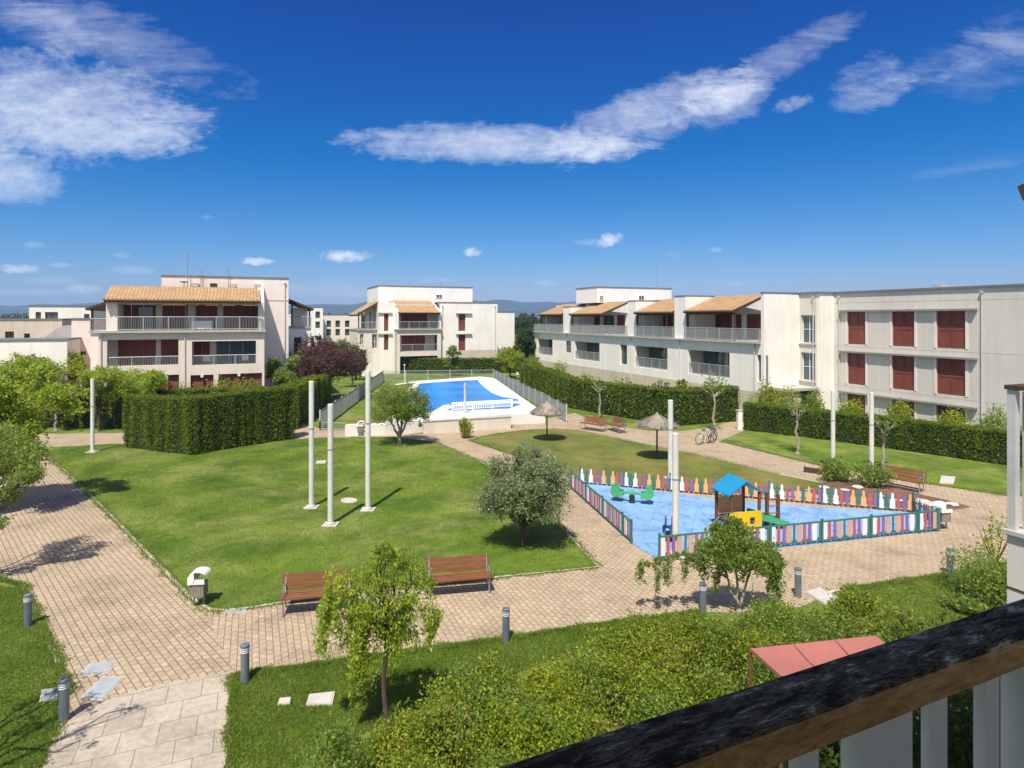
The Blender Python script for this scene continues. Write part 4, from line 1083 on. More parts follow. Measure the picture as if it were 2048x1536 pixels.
farblock('far white block at the left edge with a wide upper window', 58, 182, 82, 613, 'white', wins=((71, 82, 624, 637), (90, 116, 624, 637), (168, 179, 628, 637)))
farblock('low beige block at the left edge with two small windows', -60, 124, 64, 640, 'beige', 6, wins=((10, 28, 663, 681), (48, 60, 667, 678)))
farblock('low white wall building in front of the beige one at the left', -80, 134, 56, 682, 'white', 4, ())
farblock('beige block between the far white block and the cream block', 143, 182, 60, 639, 'pinkish', 5, wins=((150, 172, 703, 712),))
t = gthing('vaulted_roof', 'dark curved roof rising behind the low white building at the left', 'roof', ony(120, 60)[0], 60.5)
xa_, xb_ = ony(84, 61)[0], ony(152, 61)[0]; zb_ = zz(681, ony(120, 61)[1]); w = MB(); pr = []
for i in range(13):
    f_ = i / 12; pr.append((xa_ + (xb_ - xa_) * f_, zb_ + 1.25 * math.sin(math.pi * min(1, f_ * .62 + .02))))
vs = [(x_, 61, z_) for x_, z_ in pr] + [(x_, 63.9, z_) for x_, z_ in pr] + [(x_, 61, zb_ - .6) for x_, z_ in pr] + [(x_, 63.9, zb_ - .6) for x_, z_ in pr]
fs = [(i, i + 1, 14 + i, 13 + i) for i in range(12)] + [(26 + i, 27 + i, i + 1, i) for i in range(12)] + [(39 + i, 13 + i, 14 + i, 40 + i) for i in range(12)] + [(12, 38, 51, 25), (0, 13, 39, 26)]
w.add(vs, fs); w.build('roof_shell', M['concrete'], t, 'G')
farblock('distant pale pink block with two rows of dark windows', 648, 722, 118, 630, 'pinkish', wins=tuple((a, a + 9, v, v + 13) for a in (653, 671, 690) for v in (641, 658)))
farblock('distant white stair tower left of the pale pink block', 621, 646, 112, 615, 'white', 6, wins=((631, 640, 623, 636), (631, 640, 643, 656)))
farblock('distant white house far off behind the cream block', 560, 610, 150, 628, 'white', 6)

def downpipe(parent, x, y, z0, z1, name='downpipe'):
    w = MB(); w.tube([(x, y, z0), (x, y, z1)], .045, 6); w.box(x - .09, x + .09, y - .07, y + .07, z1, z1 + .16); w.build(name, M['metal_pale'], parent, 'G')
downpipe(bl, xl + .16, Y0 - .06, 0, zs2 - .3); downpipe(bl, X(370), Y0 - .06, 0, zs2 - .3); downpipe(bl, xb1 - .3, yb - .07, 0, 10.4)
downpipe(bm, xa - .15, Y1 - .06, 0, 5.4); downpipe(bm, wx1 - .4, yw - .07, .0, 9.0); downpipe(bm, wx0 + .3, yw - .07, 0, 9.0)
for yy in (46.4, 54.3, 68.6, 37.2): downpipe(br, XF - .07, yy, 0, 5.2)
downpipe(bb, XM - .07, 33.9, 0, 9.0); downpipe(bb, XM - .07, Yx(1965, XM), 0, 9.0); downpipe(bb, XR - .07, 34.95, 2.2, 9.0)
for u_ in (333, 404, 478):
    x_ = X(u_); w = MB(); w.box(x_ - .09, x_ + .09, Y0 - .12, Y0 - .002, 2.95, 3.12); w.build('wall_lamp', M['whitepaint'], bl, 'G')
# ================= vegetation =================
rng = np.random.default_rng(11)
def branch_path(a, b, n, wob, sag=0.0):
    a, b = Vector(a), Vector(b); out = []
    L_ = (b - a).length
    for i in range(n + 1):
        f = i / n; p = a.lerp(b, f)
        if 0 < i: p += Vector((random.uniform(-1, 1), random.uniform(-1, 1), random.uniform(-.5, .5))) * wob * L_ * (f * (1 - f) * 3 + (.15 if i < n else 0))
        p.z -= sag * f * f
        out.append(p)
    return out
def tree(name, label, x, y, clumps, leafm, barkm, nleaf, lsize, trunk_r=.09, fork=.35, elong=2.0, droop=0.0, weep=None, twigs=2, group=None, cat='tree', spread=.42, flat=.85, ttop=None, lean=(0, 0), shell=False, curtains=(), stems=()):
    """clumps: (x, y, z, r) in metres relative to the foot of the tree"""
    t = thing(name, label, cat, (x, y, 0), 0, group)
    zmin = min(c[2] for c in clumps); zmax = max(c[2] for c in clumps)
    fz = ttop if ttop is not None else max(.3, zmin * .8) if fork is None else zmax * fork
    mb = MB()
    top = Vector((lean[0], lean[1], fz))
    tp = branch_path((0, 0, -.1), top, 5, .05)
    mb.tube(tp, [trunk_r * (1.25 - .45 * i / 5) for i in range(6)], 8)
    mb.tube([(0, 0, -.05), (0, 0, .12)], [trunk_r * 1.9, trunk_r * 1.2], 8)
    for s_ in stems:
        mb.tube(branch_path(top - Vector((0, 0, .05)), s_, 5, .05), [trunk_r * (.8 - .35 * i / 5) for i in range(6)], 6)
    for (cx, cy, cz, cr) in clumps:
        if stems:
            st = min(stems, key=lambda q: (q[0] - cx) ** 2 + (q[1] - cy) ** 2 + .3 * (q[2] - cz) ** 2)
            f_ = random.uniform(.6, 1.0); st = top.lerp(Vector(st), f_)
            bp = branch_path(st, (cx, cy, cz), 6, .10)
            mb.tube(bp, [trunk_r * .3 * (1 - .8 * i / 6) + .003 for i in range(7)], 5)
            continue
        bp = branch_path(top - Vector((0, 0, random.uniform(0, .12) * fz)), (cx, cy, cz), 6, .10)
        mb.tube(bp, [trunk_r * .55 * (1 - .8 * i / 6) + .004 for i in range(7)], 5)
        for _ in range(twigs):
            e = Vector((cx, cy, cz)) + Vector([random.gauss(0, 1) for _ in range(3)]).normalized() * cr * random.uniform(.6, 1.0)
            mb.tube(branch_path(bp[random.choice((3, 4, 5))], e, 3, .12), [trunk_r * .16 + .002, trunk_r * .1 + .002, .005, .003], 4)
    mb.build('trunk', barkm, t, 'L', smooth=True)
    pts = []
    wsum = sum(c[3] ** 2 for c in clumps)
    for (cx, cy, cz, cr) in clumps:
        n = int(nleaf * cr ** 2 / wsum)
        if shell:
            d = rng.normal(size=(n, 3)); d /= np.linalg.norm(d, axis=1)[:, None]
            q = d * cr * (rng.uniform(0, 1, n) ** .35)[:, None]
        else:
            # leaves gather in small tufts inside the clump, with gaps between the tufts
            k = max(4, n // 26)
            d = rng.normal(size=(k, 3)); d /= np.linalg.norm(d, axis=1)[:, None]
            tc_ = d * cr * (rng.uniform(.05, 1, k) ** .5)[:, None]
            q = tc_[rng.integers(0, k, n)] + rng.normal(size=(n, 3)) * cr * spread * .42
        q[:, 2] *= flat
        pts.append(q + np.array([cx, cy, cz]))
    if weep:
        ns, ln, per = weep      # strands, length, leaves per metre
        for (cx, cy, cz, cr) in clumps:
            for _ in range(max(1, int(ns * cr))):
                an = random.uniform(0, 2 * math.pi); rr = cr * random.uniform(.25, 1.05)
                l_ = ln * random.uniform(.4, 1.15)
                sx, sy, sz = cx + rr * math.cos(an), cy + rr * math.sin(an), cz + random.uniform(-.4, .3) * cr
                l_ = min(l_, max(.15, sz - .35))
                m_ = max(3, int(l_ * per))
                f_ = rng.uniform(0, 1, m_)
                q = np.stack([sx + .10 * math.cos(an) * np.sqrt(f_) + rng.normal(size=m_) * .035, sy + .10 * math.sin(an) * np.sqrt(f_) + rng.normal(size=m_) * .035, sz - l_ * f_], 1)
                pts.append(q)
    for (cx, cy, z1, z0, wd, ns) in curtains:   # hanging sprays: centre, top, bottom, width, strands
        for _ in range(ns):
            sx, sy = cx + random.gauss(0, wd * .45), cy + random.gauss(0, wd * .4); zt_, zb_ = z1 - abs(random.gauss(0, .12)), z0 + abs(random.gauss(0, .28)) * (z1 - z0)
            m_ = max(4, int((zt_ - zb_) * 62)); f_ = rng.uniform(0, 1, m_) ** .9
            pts.append(np.stack([sx + .08 * np.sin(f_ * 3 + sx * 9) + rng.normal(size=m_) * .03, sy + rng.normal(size=m_) * .03, zt_ - (zt_ - zb_) * f_], 1))
    q = np.concatenate(pts)
    q = q[q[:, 2] > .12]
    v = leafquads(q, lsize, rng, elong, droop) + np.array([x, y, 0])
    fastmesh('crown', v, 4, leafm, t)
    return t
def ball(n, rx, ry, rz, cz, r, seed=0):
    rr = random.Random(seed); out = []
    for i in range(n):
        while True:
            a, b, c = (rr.uniform(-1, 1) for _ in range(3))
            if .15 < a * a + b * b + c * c < 1: break
        out.append((a * rx, b * ry, cz + c * rz, r * rr.uniform(.7, 1.25)))
    return out

# young weeping tree in front, between the benches
x, y = P(778, 1470)
cl = [(-.05, .1, 3.15, .30), (.15, 0, 3.2, .26), (-.5, .1, 2.85, .32), (.4, .1, 2.9, .32), (0, -.1, 2.7, .36), (-.8, 0, 2.65, .28), (.62, .1, 2.6, .28), (-.3, -.1, 2.4, .36),
      (.3, -.05, 2.35, .32), (-1.08, .1, 2.75, .22), (.05, .15, 2.05, .28), (-.4, .1, 1.9, .26), (-.1, 0, 3.42, .14), (-.25, .1, 3.3, .16), (-.62, 0, 2.2, .24)]
cur = [(-1.12, 0, 2.7, 1.35, .16, 26), (-.9, 0, 2.6, 1.5, .14, 16), (-.6, .05, 2.4, .45, .20, 34), (-.42, -.05, 2.3, .75, .16, 24), (-.1, 0, 2.3, 1.3, .2, 20), (.35, .05, 2.5, 1.45, .18, 22), (.66, 0, 2.5, 1.55, .14, 18), (.84, 0, 2.3, 1.75, .07, 10), (.15, 0, 2.2, 1.2, .15, 12)]
tree('weeping_tree', 'young light green weeping tree in front of the benches, crown hanging over the path', x, y, cl, M['lf_birch'], M['bark'], 6400, .075, .042, .55, 2.8, 1.1, weep=(9, .9, 55), twigs=3, lean=(-.05, .05), curtains=cur)
# second one by the playground
x, y = P(1478, 1228)
cl = [(0, 0, 2.05, .38), (-.45, .05, 1.95, .38), (.4, 0, 1.7, .34), (-.8, 0, 1.7, .34), (.78, .1, 1.6, .3), (0, -.1, 1.6, .42), (-.4, -.1, 1.45, .36), (.42, -.1, 1.35, .3), (1.0, .1, 1.3, .22),
      (-1.0, .1, 1.35, .24), (-.1, .1, 2.35, .24), (-.5, .1, 2.25, .22), (-1.6, .1, 1.5, .14), (-2.0, .1, 1.38, .16), (-2.35, .0, 1.32, .13), (-1.3, 0, 1.55, .15)]
cur = [(-2.45, 0, 1.4, .75, .1, 7), (-2.15, 0, 1.4, .45, .12, 8), (-1.75, 0, 1.5, .65, .12, 8), (-1.4, 0, 1.5, .8, .1, 7), (1.0, 0, 1.4, .3, .16, 26), (.75, 0, 1.4, .5, .12, 12), (-.55, 0, 1.3, .45, .12, 12), (-.9, 0, 1.4, .8, .12, 10), (.2, 0, 1.2, .8, .2, 10)]
tree('weeping_tree', 'young darker weeping tree with a forked trunk in front of the playground', x, y, [(a_, b_, c_ * .96, r_) for a_, b_, c_, r_ in cl], M['lf_mid'], M['palebark'], 13500, .078, .05, .08, 2.4, .8, weep=(6, .55, 50), twigs=2, curtains=cur, stems=[(-.42, 0, 1.25), (.34, .05, 1.2), (-.1, .1, 1.5)])
# olive tree on the lawn
x, y = P(1046, 1092)
cl = ball(56, 1.32, 1.2, .95, 2.0, .48, 3) + [(-.1, 0, 3.15, .35), (.4, 0, 3.0, .3), (.9, 0, 1.35, .35), (-.9, 0, 1.4, .35), (.5, -.3, 1.2, .3)]
tree('olive_tree', 'round grey-green olive tree on the lawn left of the playground', x, y, cl, M['lf_olive'], M['bark'], 44000, .085, .10, .22, 2.6, 0, twigs=3, flat=1)
x, y = P(799, 890)
cl = ball(44, 1.6, 1.4, .9, 2.35, .52, 5) + [(1.5, 0, 1.7, .35), (1.35, .2, 1.3, .28)]
tree('olive_tree', 'olive tree with a forked trunk in front of the swimming pool', x, y, cl, M['lf_mid'], M['palebark'], 22000, .10, .10, .16, 2.2, 0, twigs=2, flat=1, stems=[(-.6, 0, 1.5), (.5, .1, 1.6), (-.1, -.2, 1.8), (.1, .4, 1.5)])
# big tree at the left edge of the picture
x, y = P(-45, 1030)
cl = ball(38, 2.2, 1.8, 1.9, 3.6, .62, 8) + [(1.9, 0, 3.3, .5), (2.2, 0, 2.5, .42), (1.7, .2, 1.9, .4), (1.5, -.4, 4.6, .5), (.8, -.5, 5.3, .5), (2.3, .9, 4.4, .6), (2.7, 1.2, 3.9, .5), (1.6, 1.4, 5.2, .6), (2.0, 1.8, 4.2, .6), (.4, 1.6, 5.3, .7)]
tree('leafy_tree', 'bright green leafy tree at the left edge over the path', x, y, cl, M['lf_birch'], M['bark'], 56000, .12, .13, .3, 1.9, .4, weep=(4, 1.1, 26), twigs=3)
# sparse tree whose bare twigs reach in from the left, lower down
x, y = -15.6, 17.2
cl = [(.9, .2, 1.7, .35), (1.2, .5, 2.4, .35), (.6, 1.0, 3.0, .5), (1.4, 1.0, 3.4, .5), (.3, 1.2, 3.8, .6), (1.6, .5, 2.9, .4), (.8, .3, 3.5, .5), (1.9, .5, 3.0, .3)]
tree('sparse_tree', 'sparse young tree at the left edge below the bright leafy one', x, y, cl, M['lf_mid'], M['bark'], 8000, .085, .08, .3, 2.2, .3, twigs=6)
x, y = -9.7, 8.5
cl = [(.3, .5, 4.4, .5), (.9, .9, 4.6, .4), (-.3, 1.0, 4.7, .5), (1.5, .1, 4.2, .35), (.2, 1.6, 4.6, .45), (1.9, .9, 4.5, .3), (-.9, .2, 4.3, .4)]
tree('sparse_tree', 'nearly bare tree just outside the lower left corner', x, y, cl, M['lf_mid'], M['bark'], 1300, .07, .075, .55, 2.2, .3, twigs=8)
# trees further off
def far_tree(name, label, u, v, Hh, Wd, leafm, n, ls, trunk=.1, fork=.35, seed=1, barkm='bark', k=16, group=None, base=None, squash=.5, **kw):
    x, y = P(u, v)
    ct = Hh - Wd * squash * .55 if base is None else (Hh + base) / 2
    hz = (Hh - (base if base is not None else Hh * .35)) / 2
    cl = ball(k, Wd / 2 * .72, Wd / 2 * .72, hz * .72, (base if base is not None else Hh * .35) + hz, Wd * .16, seed)
    return tree(name, label, x, y, cl, M[leafm], M[barkm], int(n * 1.9), ls, trunk, fork, twigs=1, group=group, **kw)
far_tree('plum_tree', 'dark purple-leaved tree with a pale trunk at the left, beside the white pole', 112, 862, 4.1, 3.1, 'lf_purple', 4000, .15, .08, .35, 21, 'palebark', base=1.3)
far_tree('plum_tree', 'wide purple-leaved tree left of the pool fence, right of the cream block', 648, 802, 5.4, 8.2, 'lf_purple', 9000, .18, .14, .4, 22, base=1.8, k=34)
far_tree('plum_tree', 'smaller purple tree right of the wide purple one, by the pool fence', 704, 775, 4.0, 3.3, 'lf_purple', 2800, .17, .1, .4, 23, base=1.6)
far_tree('dark_tree', 'dark green tree behind the purple trees, left of the white block', 712, 760, 4.2, 3.4, 'lf_dark', 3600, .2, .12, .3, 24, base=.4, k=20)
far_tree('leafy_tree', 'pale green tree between the cream block and the purple tree', 566, 818, 5.2, 3.4, 'lf_mid', 4200, .16, .1, .3, 25, base=1.0, k=18)
far_tree('leafy_tree', 'pale green tree with white blossom-like leaves right of the cream block', 606, 802, 5.6, 3.6, 'lf_olive', 3600, .17, .1, .3, 26, base=1.2, k=18)
far_tree('conifer', 'slim pointed green tree rising behind the purple tree', 627, 790, 6.4, 2.0, 'lf_dark', 3000, .17, .1, .2, 27, base=2.0, k=18)
far_tree('leafy_tree', 'soft green tree in front of the distant pink block', 682, 752, 5.2, 5.2, 'lf_olive', 4200, .22, .12, .3, 28, base=1.4, k=20)
far_tree('leafy_tree', 'yellow-green tree beneath the low white building at the left', 128, 830, 5.0, 4.6, 'lf_yellow', 5000, .17, .1, .3, 29, base=1.6, k=18)
far_tree('leafy_tree', 'brownish green tree right of the bright tree at the left edge', 55, 838, 5.4, 5.0, 'lf_shrub', 6000, .17, .1, .35, 30, base=.6, k=22)
far_tree('leafy_tree', 'bright green hanging tree behind the white pole at the left', 200, 862, 4.3, 3.2, 'lf_birch', 4200, .15, .08, .35, 31, base=1.7, k=14, weep=(7, 1.3, 16))
far_tree('leafy_tree', 'bright green drooping tree at the left end of the tall hedge', 270, 850, 4.5, 4.4, 'lf_birch', 6000, .15, .08, .35, 32, base=1.5, k=18, weep=(7, 1.2, 16))
far_tree('leafy_tree', 'small dark green tree inside the tall hedge, under the cream block', 345, 828, 3.2, 2.6, 'lf_mid', 2200, .15, .07, .35, 33, base=.8, k=12)
far_tree('leafy_tree', 'rounded green shrub tree right of the hedge behind the pool', 1020, 757, 4.0, 4.2, 'lf_yellow', 3200, .22, .1, .3, 34, base=.6, k=16)
far_tree('leafy_tree', 'small green tree against the right wing of the white block', 905, 753, 4.4, 2.8, 'lf_mid', 2600, .2, .1, .3, 35, base=.5, k=14)
far_tree('dark_tree', 'dark tree between the white block and the terraced block', 1050, 742, 6.6, 5.0, 'lf_dark', 4200, .25, .15, .3, 36, base=.8, k=20)
far_tree('leafy_tree', 'low green tree left of the terraced block', 1062, 765, 3.2, 3.2, 'lf_mid', 2600, .2, .1, .3, 37, base=.5, k=14)
far_tree('leafy_tree', 'yellow bush tree in front of the nearest loggia of the terraced block', 1362, 820, 3.0, 1.5, 'lf_yellow', 1500, .14, .06, .3, 38, base=1.2, k=8)
# woods on the plain behind
for i, (u, v, h_, w_) in enumerate(((1045, 668, 10, 26), (1085, 664, 10, 30), (1008, 664, 9, 24), (700, 664, 10, 30), (20, 664, 10, 34), (150, 664, 9, 30))):
    x, y = P(u, v); nn = 5200
    pts = []
    t = thing('woodland', ['dark wood seen just left of the terraced block', 'dark wood behind the far end of the terraced block', 'dark wood right behind the white low block', 'dark wood beyond the distant pink block', 'dark wood at the far left edge', 'dark wood behind the far white block'][i], 'trees', (x, y, 0)); t['kind'] = 'stuff'
    q = rng.uniform(-1, 1, (nn, 3)); q[:, 0] *= w_ / 2; q[:, 1] *= 8; hh = h_ * (.75 + .25 * np.sin(q[:, 0] * 1.1 + i) * np.cos(q[:, 0] * .53))
    q[:, 2] = hh * np.sqrt(np.abs(q[:, 2]))
    fastmesh('crowns', leafquads(q, .9, rng, 1.5) + np.array([x, y, 0]), 4, M['lf_dark'], t)
    w = MB(); w.box(-w_ / 2 + .5, w_ / 2 - .5, -6, 6, 0, h_ * .55); w.build('undergrowth', M['core'], t)

# ---- pruned street trees with pale trunks ----
def pruned(label, u, vb, vt, crown, leafy=500, cr=.75):
    x, y = P(u, vb); hh = zz(vt, y)
    cl = []
    rr = random.Random(int(u))
    for k in range(9):
        an = k * 2 * math.pi / 9 + rr.uniform(-.3, .3); r_ = rr.uniform(.35, 1.0) * crown
        cl.append((r_ * math.cos(an), r_ * math.sin(an), hh - .25 + rr.uniform(-.25, .35), .2 * cr))
    return tree('pruned_tree', label, x, y, cl, M['lf_mid'], M['palebark'], leafy, .13, .07, None, 1.6, twigs=4, group='pruned trees along the paths', ttop=hh - .75)
pruned('pruned tree with a white trunk, left of the near pole pair at the right hedge', 1595, 908, 806, .8, 260)
pruned('pruned tree with a slim pale trunk just right of the two right-hand poles', 1767, 938, 838, .7, 260)
pruned('nearly bare pruned tree above the right end of the right hedge', 1966, 868, 806, .8, 60)
pruned('pruned tree beside the parked bicycles', 1428, 864, 768, .75, 260)
pruned('pruned tree behind the nearer thatched umbrella, at the hedge', 1323, 845, 760, .75, 260)
pruned('pruned tree by the far bench, in front of the hedge', 1198, 838, 762, .75, 260)
pruned('small staked tree at the far hedge behind the pool fence', 1050, 770, 730, .5, 200)

# ---- hedges ----
def hedge(label, pts, hs, thick, leafm='lf_hedge', dens=260, ls=.11, name='hedge', close=False, noise_h=.06, streak=True, top_light=True):
    """pts: world line of the hedge's near foot; hs: height at each point. twig core plus a coat of small leaves"""
    t = thing(name, label, 'hedge', (*pts[0], 0))
    core = MB(); allv = []
    pts = [Vector(p) for p in pts]
    n = len(pts)
    offs = []
    for i in range(n):
        a = pts[max(i - 1, 0)]; b = pts[min(i + 1, n - 1)]
        d1 = (pts[i] - a).normalized() if i else (b - pts[i]).normalized()
        d2 = (b - pts[i]).normalized() if i < n - 1 else d1
        n1 = Vector((-d1.y, d1.x)); n2 = Vector((-d2.y, d2.x)); m_ = (n1 + n2); m_.normalize()
        k = 1 / max(.35, m_.dot(n1)); offs.append(pts[i] + m_ * thick * k)
    for i in range(n - 1):
        a, b, c, d = pts[i], pts[i + 1], offs[i + 1], offs[i]
        cen_ = (a + b + c + d) / 4
        e = [p_.lerp(cen_, 0) for p_ in (a, b, c, d)]
        dd = (b - a).normalized(); nn = Vector((-dd.y, dd.x)); ins = .10
        q = [a + nn * ins, b + nn * ins, c - nn * ins, d - nn * ins]
        h0, h1 = hs[i] - ins, hs[i + 1] - ins
        core.add([(*q[0], 0), (*q[1], 0), (*q[2], 0), (*q[3], 0), (*q[0], h0), (*q[1], h1), (*q[2], h1), (*q[3], h0)],
                 [(4, 5, 6, 7), (0, 1, 5, 4), (1, 2, 6, 5), (2, 3, 7, 6), (3, 0, 4, 7)])
        Lh = (b - a).length; hm = (hs[i] + hs[i + 1]) / 2
        def coat(p0, p1, ha, hb, m_):
            f_ = rng.uniform(0, 1, m_); g_ = .035 + .965 * rng.uniform(0, 1, m_) ** .9
            x_ = p0.x + (p1.x - p0.x) * f_; y_ = p0.y + (p1.y - p0.y) * f_; z_ = g_ * (ha + (hb - ha) * f_)
            s_ = f_ * (p1 - p0).length
            wv = .055 * np.sin(s_ * 7.3 + 2 * np.sin(s_ * 2.1)) + .05 * np.sin(s_ * 2.9 + z_ * .8) + rng.normal(size=m_) * .045
            nx, ny = (p1 - p0).y, -(p1 - p0).x; l_ = math.hypot(nx, ny) or 1
            x_ = x_ + nx / l_ * wv; y_ = y_ + ny / l_ * wv
            z_ = z_ + rng.normal(size=m_) * .03 + noise_h * (np.sin(s_ * 3.7) + .7 * np.sin(s_ * 9.1 + 1)) * g_
            return np.stack([x_, y_, z_], 1)
        allv.append(coat(a, b, hs[i], hs[i + 1], int(Lh * hm * dens)))
        allv.append(coat(offs[i + 1], offs[i], hs[i + 1], hs[i], int(Lh * hm * dens * .35)))
        if i == 0: allv.append(coat(offs[0], a, hs[0], hs[0], int(thick * hs[0] * dens)))
        if i == n - 2: allv.append(coat(b, offs[-1], hs[-1], hs[-1], int(thick * hs[-1] * dens)))
        m_ = int(Lh * thick * dens * 1.5); f_ = rng.uniform(0, 1, m_); g_ = rng.uniform(-.03, 1.03, m_)
        px_ = (a.x + (b.x - a.x) * f_) * (1 - g_) + (d.x + (c.x - d.x) * f_) * g_
        py_ = (a.y + (b.y - a.y) * f_) * (1 - g_) + (d.y + (c.y - d.y) * f_) * g_
        pz_ = hs[i] + (hs[i + 1] - hs[i]) * f_ + rng.normal(size=m_) * .035 + noise_h * .7 * np.sin(f_ * Lh * 4.1 + g_ * 3)
        allv.append(np.stack([px_, py_, pz_], 1))
    core.build('twigs', M['core'], t, 'W')
    q = np.concatenate(allv); q = q[q[:, 2] > .02]
    fastmesh('leaves', leafquads(q, ls, rng, 2.4 if streak else 1.7, -.8 if streak else 0), 4, M[leafm], t)
    return t
def W(u, v): return Vector(P(u, v))
c0 = W(385, 912)
hl = [W(248, 896), W(318, 905), c0, W(490, 893), W(589, 879)]
hedge('tall dark clipped hedge with a sharp corner on the left lawn', hl, [2.95, 3.0, 3.1, 3.15, 3.2], 1.0, dens=620, ls=.095)
hedge('low garden hedge behind the tall one, under the cream block', [W(300, 846), W(430, 842), W(560, 838)], [2.3, 2.3, 2.3], 1.0, dens=180, ls=.14)
hedge('dark hedge between the tall corner hedge and the pool fence', [W(592, 860), W(628, 832), W(662, 808)], [2.9, 2.8, 2.6], 1.2, dens=180, ls=.15)
hedge('dark hedge in shade behind the white pole at the left', [W(20, 858), W(140, 855), W(250, 858)], [2.3, 2.4, 2.4], 1.2, dens=170, ls=.15)
hedge('long low hedge in front of the white block, behind the pool', [W(757, 746), W(900, 747), W(1052, 746)], [1.95, 1.95, 1.95], 1.2, dens=100, ls=.2)
hedge('long hedge below the terraced block, running away along the pool', [W(1040, 766), W(1090, 787), W(1137, 816), W(1200, 828), W(1280, 841), W(1360, 852), W(1478, 843)], [2.3, 2.3, 2.35, 2.35, 2.4, 2.45, 2.45], 1.1, dens=170, ls=.15)
hedge('long straight hedge in front of the block with red shutters', [W(1486, 860), W(1640, 879), W(1830, 905), W(2030, 934), W(2200, 958)], [1.75, 1.72, 1.7, 1.68, 1.65], 1.0, dens=480, ls=.095)

# ---- shrubs ----
def bush(label, x, y, z0, rx, ry, rz, leafm, n, ls, name='shrub', group=None, lumps=9, seed=0, core=True, elong=2.0, up=0.0):
    t = thing(name, label, 'shrub', (x, y, 0), 0, group)
    rr = random.Random(seed); cs = []
    for k in range(lumps):
        an = rr.uniform(0, 6.28); q = rr.uniform(0, .7)
        cs.append((q * rx * math.cos(an), q * ry * math.sin(an), z0 + rz * rr.uniform(.35, .75), rr.uniform(.32, .55)))
    pts = []
    for cx, cy, cz, s in cs:
        m_ = n // lumps; d = rng.normal(size=(m_, 3)); d /= np.linalg.norm(d, axis=1)[:, None]
        q = d * (rng.uniform(.2, 1, m_) ** .45)[:, None] * np.array([rx * s, ry * s, rz * s * .9]) * (1 + .15 * rng.normal(size=m_))[:, None]
        pts.append(q + np.array([cx, cy, cz]))
    q = np.concatenate(pts); q = q[q[:, 2] > .03]
    fastmesh('foliage', leafquads(q, ls, rng, elong, -up) + np.array([x, y, 0]), 4, M[leafm], t)
    w = MB()
    for k in range(7):
        an = rr.uniform(0, 6.28); w.tube([(0, 0, 0), (rx * .3 * math.cos(an), ry * .3 * math.sin(an), rz * .35), (rx * .55 * math.cos(an), ry * .55 * math.sin(an), rz * .7)], [.03, .02, .008], 4)
    w.build('stems', M['bark'], t)
    return t
for (u, v, rx, rz, lm, lb) in ((1668, 962, .75, 1.0, 'lf_mid', 'green bush at the foot of the left of the two right-hand poles'),
                          (1748, 976, .95, 1.05, 'lf_mid', 'green bush at the foot of the right of the two right-hand poles'),
                          (930, 876, .55, 1.15, 'lf_yellow', 'small yellow-green shrub in front of the pool wall')):
    x, y = P(u, v); bush(lb, x, y, 0, rx, rx, rz, lm, 1900, .13, seed=int(u), name='bush', elong=2.6, up=.6)
x, y = P(1975, 1205); bush('dense dark green bush at the right edge beside the concrete pier', x, y, 0, 1.15, 1.1, 1.2, 'lf_mid', 7000, .07, seed=5, name='bush', lumps=14)
x, y = P(1925, 1222); bush('low leafy plant left of the bush at the right edge', x, y, 0, .55, .5, .35, 'lf_mid', 900, .12, seed=6, name='plant', lumps=6)
x, y = P(1990, 1130); bush('loose yellowish shrub with thin twigs at the right edge', x, y, 0, .75, .7, 1.5, 'lf_yellow', 380, .10, seed=9, name='bush', lumps=8, up=.5)
for k, (u, v, rx, rz, lm) in enumerate(((1530, 846, 1.4, 2.6, 'lf_yellow'), (1575, 852, 1.5, 2.4, 'lf_yellow'), (1625, 857, 1.2, 2.3, 'lf_mid'), (1700, 868, 1.0, 2.0, 'lf_yellow'), (1800, 880, 1.2, 2.0, 'lf_yellow'), (1900, 893, 1.6, 1.9, 'lf_yellow'), (1990, 905, 1.4, 2.2, 'lf_mid'))):
    x, y = P(u, v - 14)
    bush(['yellow-green shrub behind the left end of the right hedge', 'yellow shrub behind the right hedge, below the entrance canopy', 'green shrub behind the right hedge, left of the two poles', 'yellow-green shrub behind the right hedge, between the poles', 'pale shrub behind the right hedge, under the middle red shutters', 'yellowish shrub behind the right hedge, under the widest red shutters', 'green shrub behind the right end of the right hedge'][k],
         x, y, 0, rx, 1.0, rz, lm, 1500, .15, seed=k + 40, name='bush')
for k, (u, v, rx, rz, lm, lb) in enumerate(((1240, 838, 1.5, 2.8, 'lf_mid', 'shrub behind the long hedge under the second loggia from the near end'), (1180, 812, 1.6, 2.7, 'lf_shrub', 'brownish shrub behind the long hedge under the third loggia'), (1110, 786, 2.0, 2.9, 'lf_shrub', 'shrub behind the long hedge near the far end of the terraced block'),
                                     (1430, 838, 1.5, 2.9, 'lf_mid', 'shrub behind the near end of the long hedge under the nearest loggia'), (440, 838, 1.6, 2.9, 'lf_shrub', 'brown-green shrub in front of the red shutters of the cream block'), (505, 836, 1.5, 2.7, 'lf_mid', 'green shrub at the right under the red shutters of the cream block'), (375, 838, 1.3, 2.7, 'lf_shrub', 'shrub at the left under the red shutters of the cream block'))):
    x, y = P(u, v - 6); bush(lb, x, y, 0, rx, 1.0, rz, lm, 1500, .17, seed=k + 60, name='bush')

